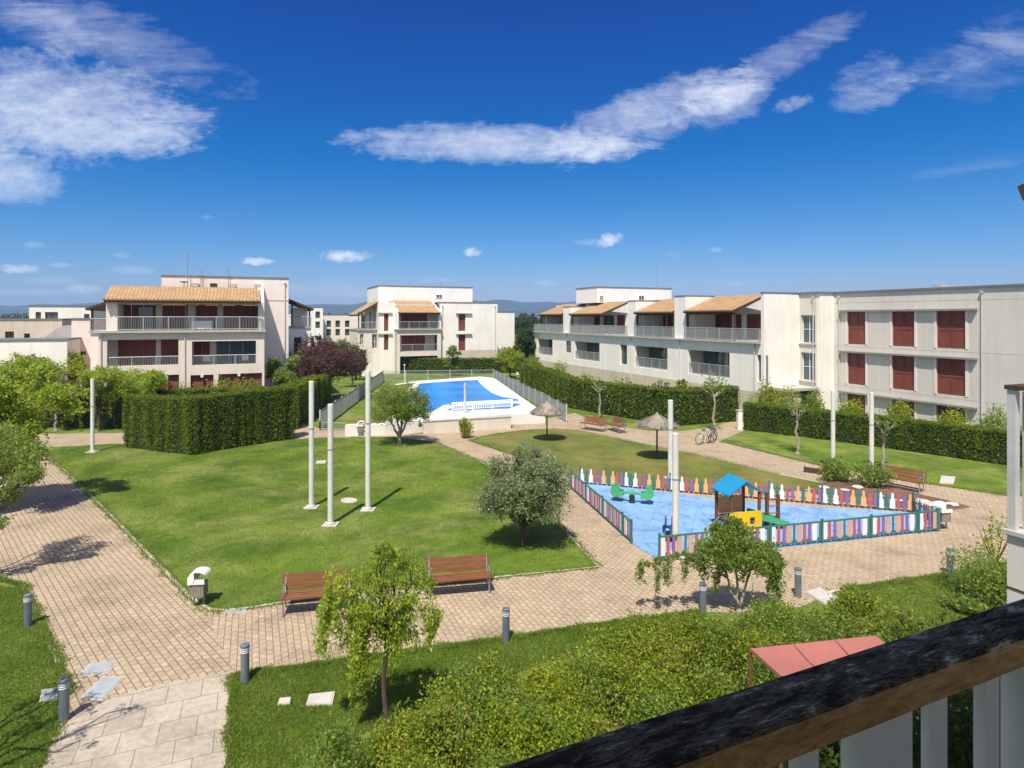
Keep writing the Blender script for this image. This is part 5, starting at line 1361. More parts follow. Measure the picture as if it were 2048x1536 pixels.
# ---- the mixed border in front ----
zt_b = 1.2
BORD = [(575, 1575), (620, 1520), (735, 1452), (880, 1396), (1005, 1346), (1152, 1311), (1300, 1277), (1450, 1256), (1650, 1232), (1780, 1232), (1860, 1262), (1900, 1330), (1760, 1400), (1500, 1420), (1300, 1480), (1050, 1600), (800, 1640)]
bp = pxpoly(BORD, .82)
t = thing('shrub_border', 'broad mixed border of yellow-green shrubs in front of the path, behind the handrail', 'shrubs', (sum(a for a, _ in bp) / len(bp), sum(b for _, b in bp) / len(bp), 0))
xs = [a for a, _ in bp]; ys = [b for _, b in bp]
def scatter(poly, n):
    out = np.zeros((0, 2)); x0, x1, y0, y1 = min(p[0] for p in poly), max(p[0] for p in poly), min(p[1] for p in poly), max(p[1] for p in poly)
    while len(out) < n:
        a = rng.uniform(x0, x1, n * 2); b = rng.uniform(y0, y1, n * 2); k = inpoly(a, b, poly); out = np.concatenate([out, np.stack([a[k], b[k]], 1)])
    return out[:n]
cs = scatter(bp, 1000)
shc = scatter(bp, 62)      # the single shrubs that make up the border, each a dome
shr = rng.uniform(.38, .72, len(shc)); shk = rng.uniform(.78, 1.12, len(shc))
def split_border():
    kinds = [[], [], []]
    for (cx, cy) in cs:
        nz = mnoise.noise(Vector((*shc[int((np.hypot(shc[:, 0] - cx, shc[:, 1] - cy) / shr).argmin())] * .8, 1.3))) + .12 * random.uniform(-1, 1)
        k = 0 if nz > -.02 else (1 if nz > -.3 else 2)
        r_ = random.uniform(.16, .30); dd_ = np.hypot(shc[:, 0] - cx, shc[:, 1] - cy) / shr; ii_ = int(dd_.argmin()); hz = zt_b * (.16 + .76 * shk[ii_] * math.sqrt(max(0, 1 - min(1, dd_[ii_]) ** 2)) + .06 * random.random())
        m_ = 190
        d = rng.normal(size=(m_, 3)); d /= np.linalg.norm(d, axis=1)[:, None]
        q = d * (rng.uniform(.1, 1, m_) ** .5)[:, None] * np.array([r_, r_, .34]); q[:, :2] += rng.normal(size=(m_, 2)) * .04
        q += np.array([cx, cy, max(.22, hz)])
        # upright shoots
        s_ = rng.uniform(0, 1, 20) ** 1.6; an = rng.uniform(0, 6.28, 20)
        sh = np.stack([cx + r_ * .8 * np.cos(an), cy + r_ * .8 * np.sin(an), max(.3, hz) + .1 + s_ * .34], 1)
        kinds[k].append(np.concatenate([q, sh]))
    return kinds
for arr, mt in zip(split_border(), ('lf_shrub', 'lf_mid', 'lf_yellow')):
    q = np.concatenate(arr); fastmesh('foliage', leafquads(q, .052, rng, 1.8, 0, .2), 4, M[mt], t)
w = MB()
for (cx, cy) in cs[:500]:
    for _ in range(3):
        an = random.uniform(0, 6.28); w.tube([(cx, cy, 0), (cx + .15 * math.cos(an), cy + .15 * math.sin(an), .8)], [.012, .005], 3, cap=False)
w.build('stems', M['bark'], t, 'W')
w = MB(); w.prism(pxpoly([(u, v + 6) for u, v in BORD], .5), 0, .03); struct(w.build('border_soil', M['mulch']), 'brown soil under the front shrubs')

# dark planting in the shade below the balcony
SHD = [(1560, 1440), (1700, 1400), (1900, 1380), (2100, 1370), (2200, 1500), (2100, 1640), (1500, 1640)]
t = thing('shade_planting', 'dark shaded bushes seen between the balcony balusters', 'shrubs', (*P(1850, 1480), 0))
q2 = scatter(pxpoly(SHD), 260); pts = []
for cx, cy in q2:
    d = rng.normal(size=(70, 3)) * np.array([.22, .22, .25]); pts.append(d + np.array([cx, cy, random.uniform(.4, 1.2)]))
q = np.concatenate(pts); q = q[q[:, 2] > .03]; fastmesh('foliage', leafquads(q, .09, rng, 1.9), 4, M['lf_dark'], t)

# ---- blades of grass on the near lawns ----
def blades(label, poly, n, hgt, zb=.03, clip=None):
    q = scatter(poly, n); v = np.zeros((n, 3, 3)); an = rng.uniform(0, 6.28, n); wd = .006 + .006 * rng.random(n); h_ = hgt * rng.uniform(.5, 1.3, n)
    dx, dy = np.cos(an) * wd, np.sin(an) * wd; tilt = rng.normal(size=(n, 2)) * h_[:, None] * .5
    v[:, 0] = np.stack([q[:, 0] - dx, q[:, 1] - dy, np.full(n, zb)], 1); v[:, 1] = np.stack([q[:, 0] + dx, q[:, 1] + dy, np.full(n, zb)], 1)
    v[:, 2] = np.stack([q[:, 0] + tilt[:, 0], q[:, 1] + tilt[:, 1], zb + h_], 1)
    o = fastmesh('grass', v.reshape(-1, 3), 3, M['blade']); o['kind'] = 'stuff'; o['label'] = label
NEAR_L = pxpoly([(60, 1640), (75, 1540), (112, 1440), (125, 1370), (100, 1310), (68, 1235), (40, 1178), (-60, 1165), (-250, 1200), (-250, 1640)])
NEAR_M = pxpoly([(460, 1640), (472, 1354), (500, 1351), (690, 1324), (1000, 1282), (1250, 1246), (1400, 1228), (1450, 1250), (1150, 1310), (870, 1400), (700, 1480), (620, 1640)])
NEAR_R = pxpoly([(1640, 1240), (1680, 1184), (1900, 1152), (2040, 1130), (2150, 1200), (1950, 1290), (1750, 1270)])
blades('grass blades of the lawn at the lower left', NEAR_L, 60000, .045, .004)
blades('grass blades of the lawn before the shrubs', NEAR_M, 90000, .045, .004)
blades('grass blades of the small lawn at the right', NEAR_R, 40000, .05, .004)
la = pxpoly(LAWN_A)
blades('grass blades of the main lawn', la, 150000, .04, .03)
def tufts(label, line, n, wd=.09, hgt=.06, zb=.012):
    ln = [Vector(P(*p_)) for p_ in line]; sg = [(a_, b_, (b_ - a_).length) for a_, b_ in zip(ln[:-1], ln[1:])]; tot = sum(s_[2] for s_ in sg)
    q = []
    for a_, b_, l_ in sg:
        m_ = int(n * l_ / tot); f_ = rng.uniform(0, 1, m_); cl_ = .5 + .5 * np.sin(f_ * l_ * 5.3) * np.sin(f_ * l_ * 1.7 + 1); o_ = rng.normal(size=m_) * wd * (.35 + cl_)
        d_ = (b_ - a_).normalized(); q.append(np.stack([a_.x + (b_.x - a_.x) * f_ - d_.y * o_, a_.y + (b_.y - a_.y) * f_ + d_.x * o_], 1))
    q = np.concatenate(q); n = len(q); v = np.zeros((n, 3, 3)); an = rng.uniform(0, 6.28, n); w_ = .012; h_ = hgt * rng.uniform(.5, 1.3, n); t_ = rng.normal(size=(n, 2)) * .03
    v[:, 0] = np.stack([q[:, 0] - np.cos(an) * w_, q[:, 1] - np.sin(an) * w_, np.full(n, zb)], 1); v[:, 1] = np.stack([q[:, 0] + np.cos(an) * w_, q[:, 1] + np.sin(an) * w_, np.full(n, zb)], 1)
    v[:, 2] = np.stack([q[:, 0] + t_[:, 0], q[:, 1] + t_[:, 1], zb + h_], 1)
    o = fastmesh('grass', v.reshape(-1, 3), 3, M['blade']); o['kind'] = 'stuff'; o['label'] = label
tufts('grass growing over the edge of the main lawn', LAWN_A[5:] + LAWN_A[:1], 26000)
tufts('grass growing over the edges of the near path', [(470, 1352), (500, 1349), (690, 1322), (1000, 1280), (1250, 1244), (1400, 1225)], 16000, .07)
tufts('grass growing over the edge of the left path', [(-20, 1155), (45, 1171), (75, 1236), (110, 1311), (135, 1371), (110, 1450), (75, 1540)], 9000, .08)
tufts('grass growing over the edge of the slab walkway', [(468, 1350), (456, 1640)], 6000, .06)
tufts('grass growing over the edge of the drier lawn', LAWN_B[9:] + LAWN_B[:9], 12000)
tufts('grass growing over the edge of the right lawn', [(1440, 883), (1640, 931), (1830, 964), (2030, 994)], 6000)
tufts('grass growing over the edge of the small right lawn', [(1692, 1180), (1900, 1150), (2015, 1129)], 7000)
# ================= furniture and things =================
def pole(label, u, v, vt, r=.10, name='tall_pole'):
    x, y = P(u, v); h = zz(vt, y)
    t = thing(name, label, 'pole', (x, y, 0), 0, 'tall white poles')
    w = MB(); w.lathe(0, 0, [(r, .03), (r, h - .02), (r * .9, h)], 16); w.build('shaft', M['pole'], t, smooth=False)
    w = MB(); w.box(-.26, .26, -.26, .26, .032, .06); w.lathe(0, 0, [(r * 1.6, .06), (r * 1.6, .10), (r * 1.05, .13)], 14); w.build('base_plate', M['stone'], t)
    w = MB(); w.lathe(0, 0, [(r * 1.04, h * .62), (r * 1.04, h * .62 + .05)], 14); w.build('band', M['metal'], t)
for a in (('left of the three white poles grouped on the main lawn', 623, 1016, 762), ('nearest and middle one of the three white poles on the main lawn', 661, 1051, 808),
          ('right and tallest of the three white poles on the main lawn', 736, 1021, 742), ('lone white pole at the far left, beside the path', 185, 905, 758),
          ('white pole standing in the near fence of the playground', 1351, 1113, 866), ('white pole behind the one in the playground fence', 1341, 958, 800, .12),
          ('left of the two white poles by the planting bed', 1666, 943, 780), ('right of the two white poles by the planting bed', 1743, 958, 785), ('thin white pole just behind the right-hand pole of the planting bed', 1738, 890, 790)):
    pole(*a)
# the second slim tube next to the left pole
# --- bollards ---
def make_bollard(x, y, label):
    t = thing('bollard_light', label, 'bollard', (x, y, .012), 0, 'grey bollard lights along the paths')
    w = MB(); w.lathe(0, 0, [(.085, 0), (.085, .60)], 20); w.build('post', M['bollard'], t)
    w = MB()
    for z in (.605, .645, .685): w.lathe(0, 0, [(.078, z), (.092, z + .005), (.092, z + .018), (.078, z + .026)], 20)
    w.build('louvre_ring', M['metal_pale'], t)
    w = MB(); w.lathe(0, 0, [(.06, .601), (.06, .712)], 14); w.build('lamp', M['whitepaint'], t)
    w = MB(); w.lathe(0, 0, [(.09, .713), (.092, .72), (.09, .765), (.06, .78)], 20); w.build('cap', M['bollard'], t)
    return t
bl_ = [(56, 1253, 'grey bollard light on the left edge of the left path, farther one'), (128, 1442, 'grey bollard light in the lower left corner, beside the slab walkway'),
       (490, 1364, 'grey bollard light at the corner of the slab walkway and the block path'), (1012, 1284, 'grey bollard light at the edge of the front lawn, between the bench and the handrail'),
       (1406, 1228, 'grey bollard light just left of the forked weeping tree'), (1596, 1194, 'grey bollard light just right of the forked weeping tree, by the pale slab'), (1900, 1151, 'grey bollard light farthest right, at the lawn edge')]
b0_ = make_bollard(*P(*bl_[0][:2]), bl_[0][2])
for u, v, lb in bl_[1:]: dup(b0_, (*P(u, v), .012), random.uniform(0, 1), lb)
# --- benches ---
def make_bench(loc, rz, label):
    t = thing('park_bench', label, 'bench', (*loc, .01), rz, 'wooden benches')
    # seat slats run along x; the front faces -y
    for k, (y_, z_) in enumerate(((-.20, .44), (-.06, .43), (.08, .43))):
        pass
    w = MB()
    for y_, z_ in ((-.24, .445), (-.12, .435), (0.0, .43), (.12, .435)): w.box(-.88, .88, y_ - .05, y_ + .05, z_ - .018, z_ + .018)
    w.build('seat', M['slat'], t)
    w = MB()
    for z_ in (.53, .66, .79):
        y_ = .20 + (z_ - .45) * .28
        w.add([(-.88, y_, z_ - .055), (.88, y_, z_ - .055), (.88, y_ + .03, z_ + .055), (-.88, y_ + .03, z_ + .055), (-.88, y_ + .035, z_ - .062), (.88, y_ + .035, z_ - .062), (.88, y_ + .065, z_ + .048), (-.88, y_ + .065, z_ + .048)],
              [(0, 1, 2, 3), (7, 6, 5, 4), (0, 4, 5, 1), (3, 2, 6, 7), (0, 3, 7, 4), (1, 5, 6, 2)])
    w.build('backrest', M['slat'], t)
    for s in (-.80, .80):
        w = MB()
        w.tube([(s, -.26, 0), (s, -.22, .25), (s, -.27, .415)], [.025, .018, .022], 6); w.tube([(s, .30, 0), (s, .20, .22), (s, .17, .42), (s, .36, .88)], [.025, .018, .022, .016], 6)
        w.tube([(s, -.27, .415), (s, .17, .412)], .018, 6); w.tube([(s, -.25, .42), (s, -.30, .62), (s, -.10, .66), (s, .25, .64)], .016, 6)
        w.build('leg', M['metal'], t)
    return t
def bench_at(u0, v0, u1, v1):
    a, b = Vector(P(u0, v0)), Vector(P(u1, v1)); c = (a + b) / 2; return (c.x, c.y), math.atan2(b.y - a.y, b.x - a.x)
bn = [((857, 1190, 978, 1180), 'reddish wooden bench facing the path, right of the weeping tree'), ((567, 1226, 700, 1214), 'reddish wooden bench half hidden by the weeping tree'),
      ((1166, 858, 1206, 864), 'wooden bench by the far path, left one of two'), ((1222, 860, 1240, 866), 'small dark bench by the far path, right of the other far bench'), ((1772, 972, 1832, 984), 'red-brown bench beside the planting bed, seen from behind')]
(c_, r_) = bench_at(*bn[0][0]); b_0 = make_bench(c_, r_, bn[0][1])
for q, lb in bn[1:]:
    c_, r_ = bench_at(*q); dup(b_0, (*c_, .01), r_ + (0 if 'beside' not in lb else 0), lb)
# --- litter bins ---
def make_bin(loc, label):
    t = thing('litter_bin', label, 'bin', (*loc, .01), .1, 'litter bins with pale hoods')
    w = MB(); w.box(-.17, .17, -.15, .15, .28, .62); w.build('basket', M['bin'], t)
    w = MB()
    for i in range(9): w.box(-.175 + .04 * i, -.155 + .04 * i, -.162, -.1505, .29, .61)
    w.build('slats', M['palebark'], t)
    w = MB(); pr = [(-.21, .62), (-.21, .80), (-.16, .88), (-.05, .93), (.08, .93), (.18, .90), (.22, .86)]
    for i in range(len(pr) - 1):
        (x0, z0), (x1, z1) = pr[i], pr[i + 1]
        w.add([(x0, -.2, z0), (x1, -.2, z1), (x1, .2, z1), (x0, .2, z0), (x0 + .02, -.18, z0 - .01), (x1 + .01, -.18, z1 - .025), (x1 + .01, .18, z1 - .025), (x0 + .02, .18, z0 - .01)], [(0, 3, 2, 1), (4, 5, 6, 7), (0, 1, 5, 4), (2, 3, 7, 6)])
    w.add([(-.21, -.2, .62), (-.21, -.2, .80), (-.16, -.2, .88), (-.05, -.2, .93), (-.05, -.2, .72), (-.12, -.2, .62)], [(0, 5, 4, 3, 2, 1)])
    w.add([(-.21, .2, .62), (-.21, .2, .80), (-.16, .2, .88), (-.05, .2, .93), (-.05, .2, .72), (-.12, .2, .62)], [(0, 1, 2, 3, 4, 5)])
    w.box(-.2, .2, -.19, -.165, .62, .74)
    w.build('hood', M['whitepaint'], t)
    for s in (-.12, .12):
        w = MB(); w.tube([(s, 0, 0), (s, 0, .28)], .022, 6); w.build('leg', M['metal'], t)
    return t
bi = [(398, 1212, 'litter bin with a pale hood at the fork of the two block paths'), (721, 872, 'litter bin at the corner of the pool fence'), (1886, 1058, 'litter bin at the right end of the playground fence'), (1036, 760, 'small litter bin at the far corner of the pool fence')]
q0 = make_bin(P(*bi[0][:2]), bi[0][2])
for u, v, lb in bi[1:]: dup(q0, (*P(u, v), .01), .1, lb)
# --- covers and slabs in the ground ---
def cover(label, pts, z=.03, h=.03, mt='stone', name='ground_cover'):
    q = pxpoly(pts, z); c = (sum(a for a, _ in q) / len(q), sum(b for _, b in q) / len(q))
    t = thing(name, label, 'cover', (*c, 0), 0, 'utility covers set in the ground')
    w = MB(); w.prism([(c[0] + (a - c[0]) * 1.08, c[1] + (b - c[1]) * 1.08) for a, b in q], 0, z + h * .5); w.build('frame', M['stone'], t, 'W')
    w = MB(); w.prism([(c[0] + (a - c[0]) * .96, c[1] + (b - c[1]) * .96) for a, b in q], z + h * .5 + .001, z + h * .5 + .012); w.build('lid', M[mt], t, 'W')
cover('pale rectangular cover in the grass under the weeping tree', [(614, 1410), (620, 1390), (668, 1385), (663, 1408)])
cover('small pale cover in the grass left of the rectangular one', [(556, 1409), (560, 1398), (581, 1396), (579, 1408)])
cover('blue-grey plate in the paving, beside the slab walkway', [(166, 1393), (205, 1354), (245, 1356), (205, 1400)], .016, .01, 'plate')
cover('blue-grey plate in the paving, farther of the two by the walkway', [(160, 1352), (180, 1328), (232, 1322), (215, 1346)], .016, .01, 'plate')
cover('grey plate left of the lower left bollard', [(80, 1402), (85, 1380), (122, 1375), (118, 1400)], .016, .01, 'plate')
cover('grey-blue plate at the lawn edge near the fork of the paths', [(448, 1226), (452, 1221), (492, 1219), (490, 1227)], .016, .01, 'plate')
cover('large pale slab at the lawn edge, right of the forked tree', [(1612, 1184), (1640, 1176), (1676, 1196), (1650, 1208)], .03, .02)
cover('pale slab in the grass before the right hedge', [(1880, 966), (1884, 952), (1910, 954), (1906, 968)], .01, .02)
cover('round pale light cover between the three poles', [(682 + 16 + 16 * math.cos(a), 1001 + 5 * math.sin(a)) for a in [i * .52 for i in range(12)]], .035, .03)
cover('pale cover in the lawn left of the tallest pole', [(632, 927), (634, 922), (652, 921), (650, 927)], .035, .02)
# --- thatched umbrellas ---
def umbrella(label, u, v, R_=1.12, zr=1.75, za=2.45):
    x, y = P(u, v); t = thing('thatched_umbrella', label, 'umbrella', (x, y, .02), 0, 'thatched umbrellas on the lawn')
    w = MB(); w.tube([(0, 0, 0), (0, 0, za)], .045, 8); w.build('pole', M['bark'], t)
    w = MB(); n = 28; prof = [(.03, za + .12), (.10, za), (.45, za - .2), (R_ * .8, zr + .1), (R_, zr - .04)]
    o = 0
    for r, z in prof:
        for j in range(n):
            a = 2 * math.pi * j / n; k = 1 + (.05 * math.sin(j * 5.1) if r > .8 else 0); w.v.append((r * k * math.cos(a), r * k * math.sin(a), z + (.04 * math.sin(j * 3.3) if r > .8 else 0)))
    for i in range(len(prof) - 1):
        for j in range(n): w.f.append((i * n + j, (i + 1) * n + j, (i + 1) * n + (j + 1) % n, i * n + (j + 1) % n)); w.m.append(0)
    for r, z in [(a, b - .07) for a, b in prof]:
        for j in range(n):
            a = 2 * math.pi * j / n; w.v.append((r * math.cos(a), r * math.sin(a), z))
    b_ = len(prof) * n
    for i in range(len(prof) - 1):
        for j in range(n): w.f.append((b_ + i * n + j, b_ + i * n + (j + 1) % n, b_ + (i + 1) * n + (j + 1) % n, b_ + (i + 1) * n + j)); w.m.append(0)
    w.build('thatch', M['thatch'], t)
    # loose straws
    m_ = 900; a = rng.uniform(0, 6.28, m_); rr = np.sqrt(rng.uniform(.02, 1.08, m_)) * R_; z = za - (za - zr) * rr / R_ + .03 + rng.normal(size=m_) * .03
    c = np.stack([x + rr * np.cos(a), y + rr * np.sin(a), z + .02], 1)
    d = np.stack([np.cos(a), np.sin(a), -np.full(m_, .55)], 1) + rng.normal(size=(m_, 3)) * .2; s = np.stack([-np.sin(a), np.cos(a), a * 0], 1)
    L_ = .16; Wd = .02
    fastmesh('straw', np.stack([c - d * L_, c + s * Wd, c + d * L_, c - s * Wd], 1).reshape(-1, 3), 4, M['thatch'], t)
umbrella('thatched umbrella on the drier lawn, nearer one to the playground', 1314, 919, 1.04, 1.84, 2.36)
umbrella('thatched umbrella on the drier lawn, farther one by the pool wall', 1094, 882, 1.0, 1.74, 2.3)
# --- bicycles ---
def bicycle(label, x, y, rz, col):
    t = thing('bicycle', label, 'bicycle', (x, y, .01), rz, 'bicycles parked by the far path')
    for s in (-.52, .52):
        w = MB(); w.torus((s, 0, .34), (0, 1, 0), .32, .02, 22, 5); wh = w.build('wheel', M['black'], t)
        w = MB()
        for k in range(8): a = k * math.pi / 8; w.tube([(s - .31 * math.cos(a), 0, .34 - .31 * math.sin(a)), (s + .31 * math.cos(a), 0, .34 + .31 * math.sin(a))], .003, 3)
        sp = w.build('spokes', M['metal'], t); sp.parent = wh
    w = MB()
    for a, b in (((-.52, .34), (-.08, .30)), ((-.08, .30), (-.2, .82)), ((-.52, .34), (-.18, .74)), ((-.18, .74), (.36, .78)), ((-.08, .30), (.38, .70)), ((.34, .88), (.52, .34))):
        w.tube([(a[0], 0, a[1]), (b[0], 0, b[1])], .018, 6)
    w.build('frame', M[col], t)
    w = MB(); w.box(-.32, -.10, -.06, .06, .83, .88); w.build('saddle', M['black'], t)
    w = MB(); w.tube([(.28, -.26, .98), (.36, -.1, .92), (.36, .1, .92), (.28, .26, .98)], .014, 5); w.tube([(.34, 0, .86), (.36, 0, .92)], .014, 5); w.build('handlebar', M['black'], t)
x, y = P(1412, 888); bicycle('bicycle leaning by the pruned tree, left one of two', x, y, .5, 'metal')
x, y = P(1424, 884); bicycle('dark bicycle by the pruned tree, right one of two', x, y, .9, 'navy')
# --- planting bed stones and boards ---
for k, (u, v, s) in enumerate(((1648, 978, .25), (1690, 983, .2), (1715, 978, .3), (1800, 1004, .22), (1845, 1008, .35), (1862, 1013, .3), (1878, 1010, .25), (1760, 996, .2), (1905, 1013, .28))):
    x, y = P(u, v); t = MB(); rr = random.Random(k); prof = []
    for i in range(5):
        a = i / 4 * math.pi; prof.append((max(.01, s * math.sin(a) * rr.uniform(.8, 1.1)), .03 + s * .45 * (1 - math.cos(a)) / 2 + .0))
    t.lathe(0, 0, prof, 8)
    o = t.build('stone', M['stone']); o.location = (x, y, 0); tag(o, ['pale stone at the left end of the bark bed', 'pale stone between the two bushes of the bark bed', 'broad pale stone just left of the right bush', 'small stone behind the back fence, near the bench', 'largest pale stone at the right of the bark bed', 'pale stone right of the largest one', 'pale stone in the right tip of the bark bed', 'small stone at the foot of the right bush', 'last pale stone at the far right of the bark bed'][k], 'stone', 'pale stones in the bark bed')
t = thing('sleeper_edge', 'dark timber board lying at the left bush of the bark bed', 'board', (*P(1637, 948), 0), -.6)
w = MB(); w.box(-.6, .6, -.06, .06, .0, .25); w.box(-.64, -.6, -.07, .07, 0, .3); w.build('board', M['dark_wood'], t)

# --- playground fence: coloured pickets shaped like bottles and pencils ---
PC = {'w': ('white_picket', (.74, .74, .74)), 'o': ('orange_picket', (.78, .40, .17)), 'r': ('red_picket', (.50, .10, .10)), 'p': ('purple_picket', (.25, .12, .32)), 'g': ('green_picket', (.05, .17, .14))}
for k_, (n_m, c_) in PC.items(): M['pk_' + k_] = plain(n_m, c_, .5, .08, bmp=0)
def picket_mesh(kind, m):
    w = MB(); h = .74
    if kind == 'wide': pr = [(-.10, .09), (.10, .09), (.10, .42), (.05, .53), (.05, .66), (.035, h), (-.035, h), (-.05, .66), (-.05, .53), (-.10, .42)]; pr = [(a_ * .9, b_ * .92) for a_, b_ in pr]
    else: pr = [(-.055, .09), (.055, .09), (.055, .56), (.0, .68), (-.055, .56)]
    n = len(pr)
    w.add([(x_, -.011, z_) for x_, z_ in pr] + [(x_, .011, z_) for x_, z_ in pr], [tuple(range(n)), tuple(range(n, 2 * n))[::-1]] + [(i, n + i, n + (i + 1) % n, (i + 1) % n) for i in range(n)])
    me = D.meshes.new('picket'); me.from_pydata(w.v, [], w.f); me.materials.append(M[m]); return me
PKM = {('w', 1): picket_mesh('wide', 'pk_w'), ('o', 1): picket_mesh('wide', 'pk_o'), ('r', 0): picket_mesh('thin', 'pk_r'), ('p', 0): picket_mesh('thin', 'pk_p'), ('g', 0): picket_mesh('thin', 'pk_g')}
def flat_mesh(wd, m):
    w = MB(); w.box(-wd / 2, wd / 2, -.011, .011, .121, .679)
    me = D.meshes.new('picket'); me.from_pydata(w.v, [], w.f); me.materials.append(M[m]); return me
M['pk_k'] = plain('dusty_pink_picket', (.55, .36, .30), .5, .08, bmp=0)
PKF = {('w', 1): flat_mesh(.17, 'pk_w'), ('o', 1): flat_mesh(.17, 'pk_k'), ('r', 0): flat_mesh(.10, 'pk_r'), ('p', 0): flat_mesh(.10, 'pk_p'), ('g', 0): flat_mesh(.07, 'pk_g')}
SEQ = [('w', 1), ('g', 0), ('w', 1), ('r', 0), ('p', 0), ('o', 1), ('g', 0), ('o', 1), ('r', 0), ('p', 0)]
def play_fence(label, a, b, start=0, gap=.197, flat=False):
    a, b = Vector(a), Vector(b); Lf = (b - a).length; rz = math.atan2(b.y - a.y, b.x - a.x)
    t = thing('playground_fence', label, 'fence', (*a, .02), rz, 'coloured fences round the playground')
    k = round(Lf / gap)
    for i in range(k + 1):
        if i % 10 in (0,) or i == k:
            w = MB(); w.box(i * gap - .03, i * gap + .03, -.03, .03, 0, .78); w.box(i * gap - .035, i * gap + .035, -.035, .035, .78, .8); w.build('post', M['pk_g'], t)
    w = MB()
    for z_ in ((.07, .68) if flat else (.17, .47)): w.box(0, Lf, -.012 if flat else .012, .04, z_, z_ + .05)
    w.build('rail', M['pk_g'], t)
    for i in range(k):
        sq = SEQ[(i + start) % 10]; o = D.objects.new('picket', PKF[sq] if flat else PKM[sq]); COL.objects.link(o); o.parent = t; o.location = (i * gap + gap * .5 + random.uniform(-.008, .008), -.003, random.uniform(-.008, .008)); o.rotation_euler = (0, random.uniform(-.02, .02), 0)
play_fence('coloured fence along the back of the playground, towards the drier lawn', P(1160, 968), P(1825, 1026))
play_fence('coloured fence along the front of the playground, behind the forked tree', P(1319, 1121), P(1878, 1063), 2, flat=True)
play_fence('short coloured fence along the left side of the playground, seen edge-on', P(1142, 978), P(1263, 1088), 1, flat=True)
play_fence('short coloured fence closing the right tip of the playground', P(1878, 1063), P(1826, 1027), 4)
# --- playhouse ---
x, y = P(1475, 1062)
t = thing('playhouse', 'small play tower with a blue roof and yellow front panel in the playground', 'playhouse', (x, y, .022), .25)
for sx in (-.55, .55):
    for sy in (-.45, .45):
        w = MB(); w.box(sx - .04, sx + .04, sy - .04, sy + .04, 0, 1.43); w.build('post', M['playwood'], t)
w = MB()
A_ = [(-.70, -.55, 1.42), (.70, -.55, 1.42), (.70, .55, 1.42), (-.70, .55, 1.42), (-.0, -.55, 1.88), (0, .55, 1.88)]
w.add(A_ + [(p_[0], p_[1], p_[2] - .05) for p_ in A_], [(0, 4, 5, 3), (4, 1, 2, 5), (6, 9, 11, 10), (10, 11, 8, 7), (0, 6, 10, 4), (4, 10, 7, 1), (3, 5, 11, 9), (5, 2, 8, 11), (0, 3, 9, 6), (1, 7, 8, 2)]); w.build('roof', M['blue_ply'], t)
w = MB(); w.box(-.55, .55, -.45, .45, .42, .48); w.build('floor', M['playwood'], t)
w = MB(); w.wall('x', -.50, .04, -.62, .62, .10, .80, [(-.35, -.15, .35, .6), (.15, .35, .35, .6)]); w.build('front_panel', M['yellow'], t)
w = MB(); w.box(-.5, .5, .43, .46, .5, 1.1); w.build('back_panel', M['pk_o'], t)
w = MB(); w.add([(.60, -.28, .50), (1.9, -.28, .10), (1.9, .28, .10), (.60, .28, .50), (.60, -.28, .44), (1.9, -.28, .04), (1.9, .28, .04), (.60, .28, .44)], [(0, 1, 2, 3), (7, 6, 5, 4), (0, 4, 5, 1), (3, 2, 6, 7), (1, 5, 6, 2), (0, 3, 7, 4)])
for s in (-.3, .3): w.add([(.60, s - .02, .66), (1.9, s - .02, .24), (1.9, s + .02, .24), (.60, s + .02, .66), (.60, s - .02, .44), (1.9, s - .02, .04), (1.9, s + .02, .04), (.60, s + .02, .44)], [(0, 1, 2, 3), (7, 6, 5, 4), (0, 4, 5, 1), (3, 2, 6, 7), (1, 5, 6, 2), (0, 3, 7, 4)])
w.build('slide', M['green_ply'], t)
w = MB()
for s in (-.2, .2): w.tube([(-.60, s, .48), (-1.05, s, 0)], .025, 5)
for k in range(3): w.tube([(-.72 - .13 * k, -.2, .36 - .14 * k), (-.72 - .13 * k, .2, .36 - .14 * k)], .02, 5)
w.build('ladder', M['metal'], t)
x, y = P(1545, 1055)
t = thing('climbing_post', 'brown timber climbing frame right of the play tower', 'climbing frame', (x, y, .022), .2)
for s in (-.22, .22):
    w = MB(); w.box(s - .05, s + .05, -.05, .05, 0, 1.25 if s < 0 else 1.15); w.build('post', M['playwood'], t)
w = MB()
for z in (.25, .5, .75, 1.0): w.tube([(-.22, 0, z), (.22, 0, z)], .025, 6)
w.build('rungs', M['pk_r'], t)
# --- green see-saw ---
x, y = P(1264, 1006)
t = thing('seesaw', 'green see-saw on the blue playground floor', 'see-saw', (x, y, .022), -.35)
w = MB(); w.box(-.85, .85, -.06, .06, .34, .42); w.build('beam', M['green_ply'], t)
w = MB(); w.lathe(0, 0, [(.14, 0), (.10, .1), (.12, .22), (.08, .34)], 12); w.build('spring', M['black'], t)
for s in (-1, 1):
    w = MB(); pr = [(-.30, .24), (.10, .20), (.26, .34), (.22, .58), (.08, .78), (-.06, .66), (-.10, .48), (-.30, .44)]
    n = len(pr)
    for yy in (-.17, .13):
        w.add([(s * (.62 + a * .9), yy, b) for a, b in pr] + [(s * (.62 + a * .9), yy + .04, b) for a, b in pr], [tuple(range(n)), tuple(range(n, 2 * n))[::-1]] + [(i, n + i, n + (i + 1) % n, (i + 1) % n) for i in range(n)])
    w.build('side_panel', M['green_ply'], t)
    w = MB(); w.box(s * .5 - .12, s * .5 + .12, -.12, .12, .44, .48); w.build('seat', M['pk_g'], t)
    w = MB(); w.tube([(s * .66, -.2, .70), (s * .66, .2, .70)], .018, 6); w.build('handle', M['metal'], t)
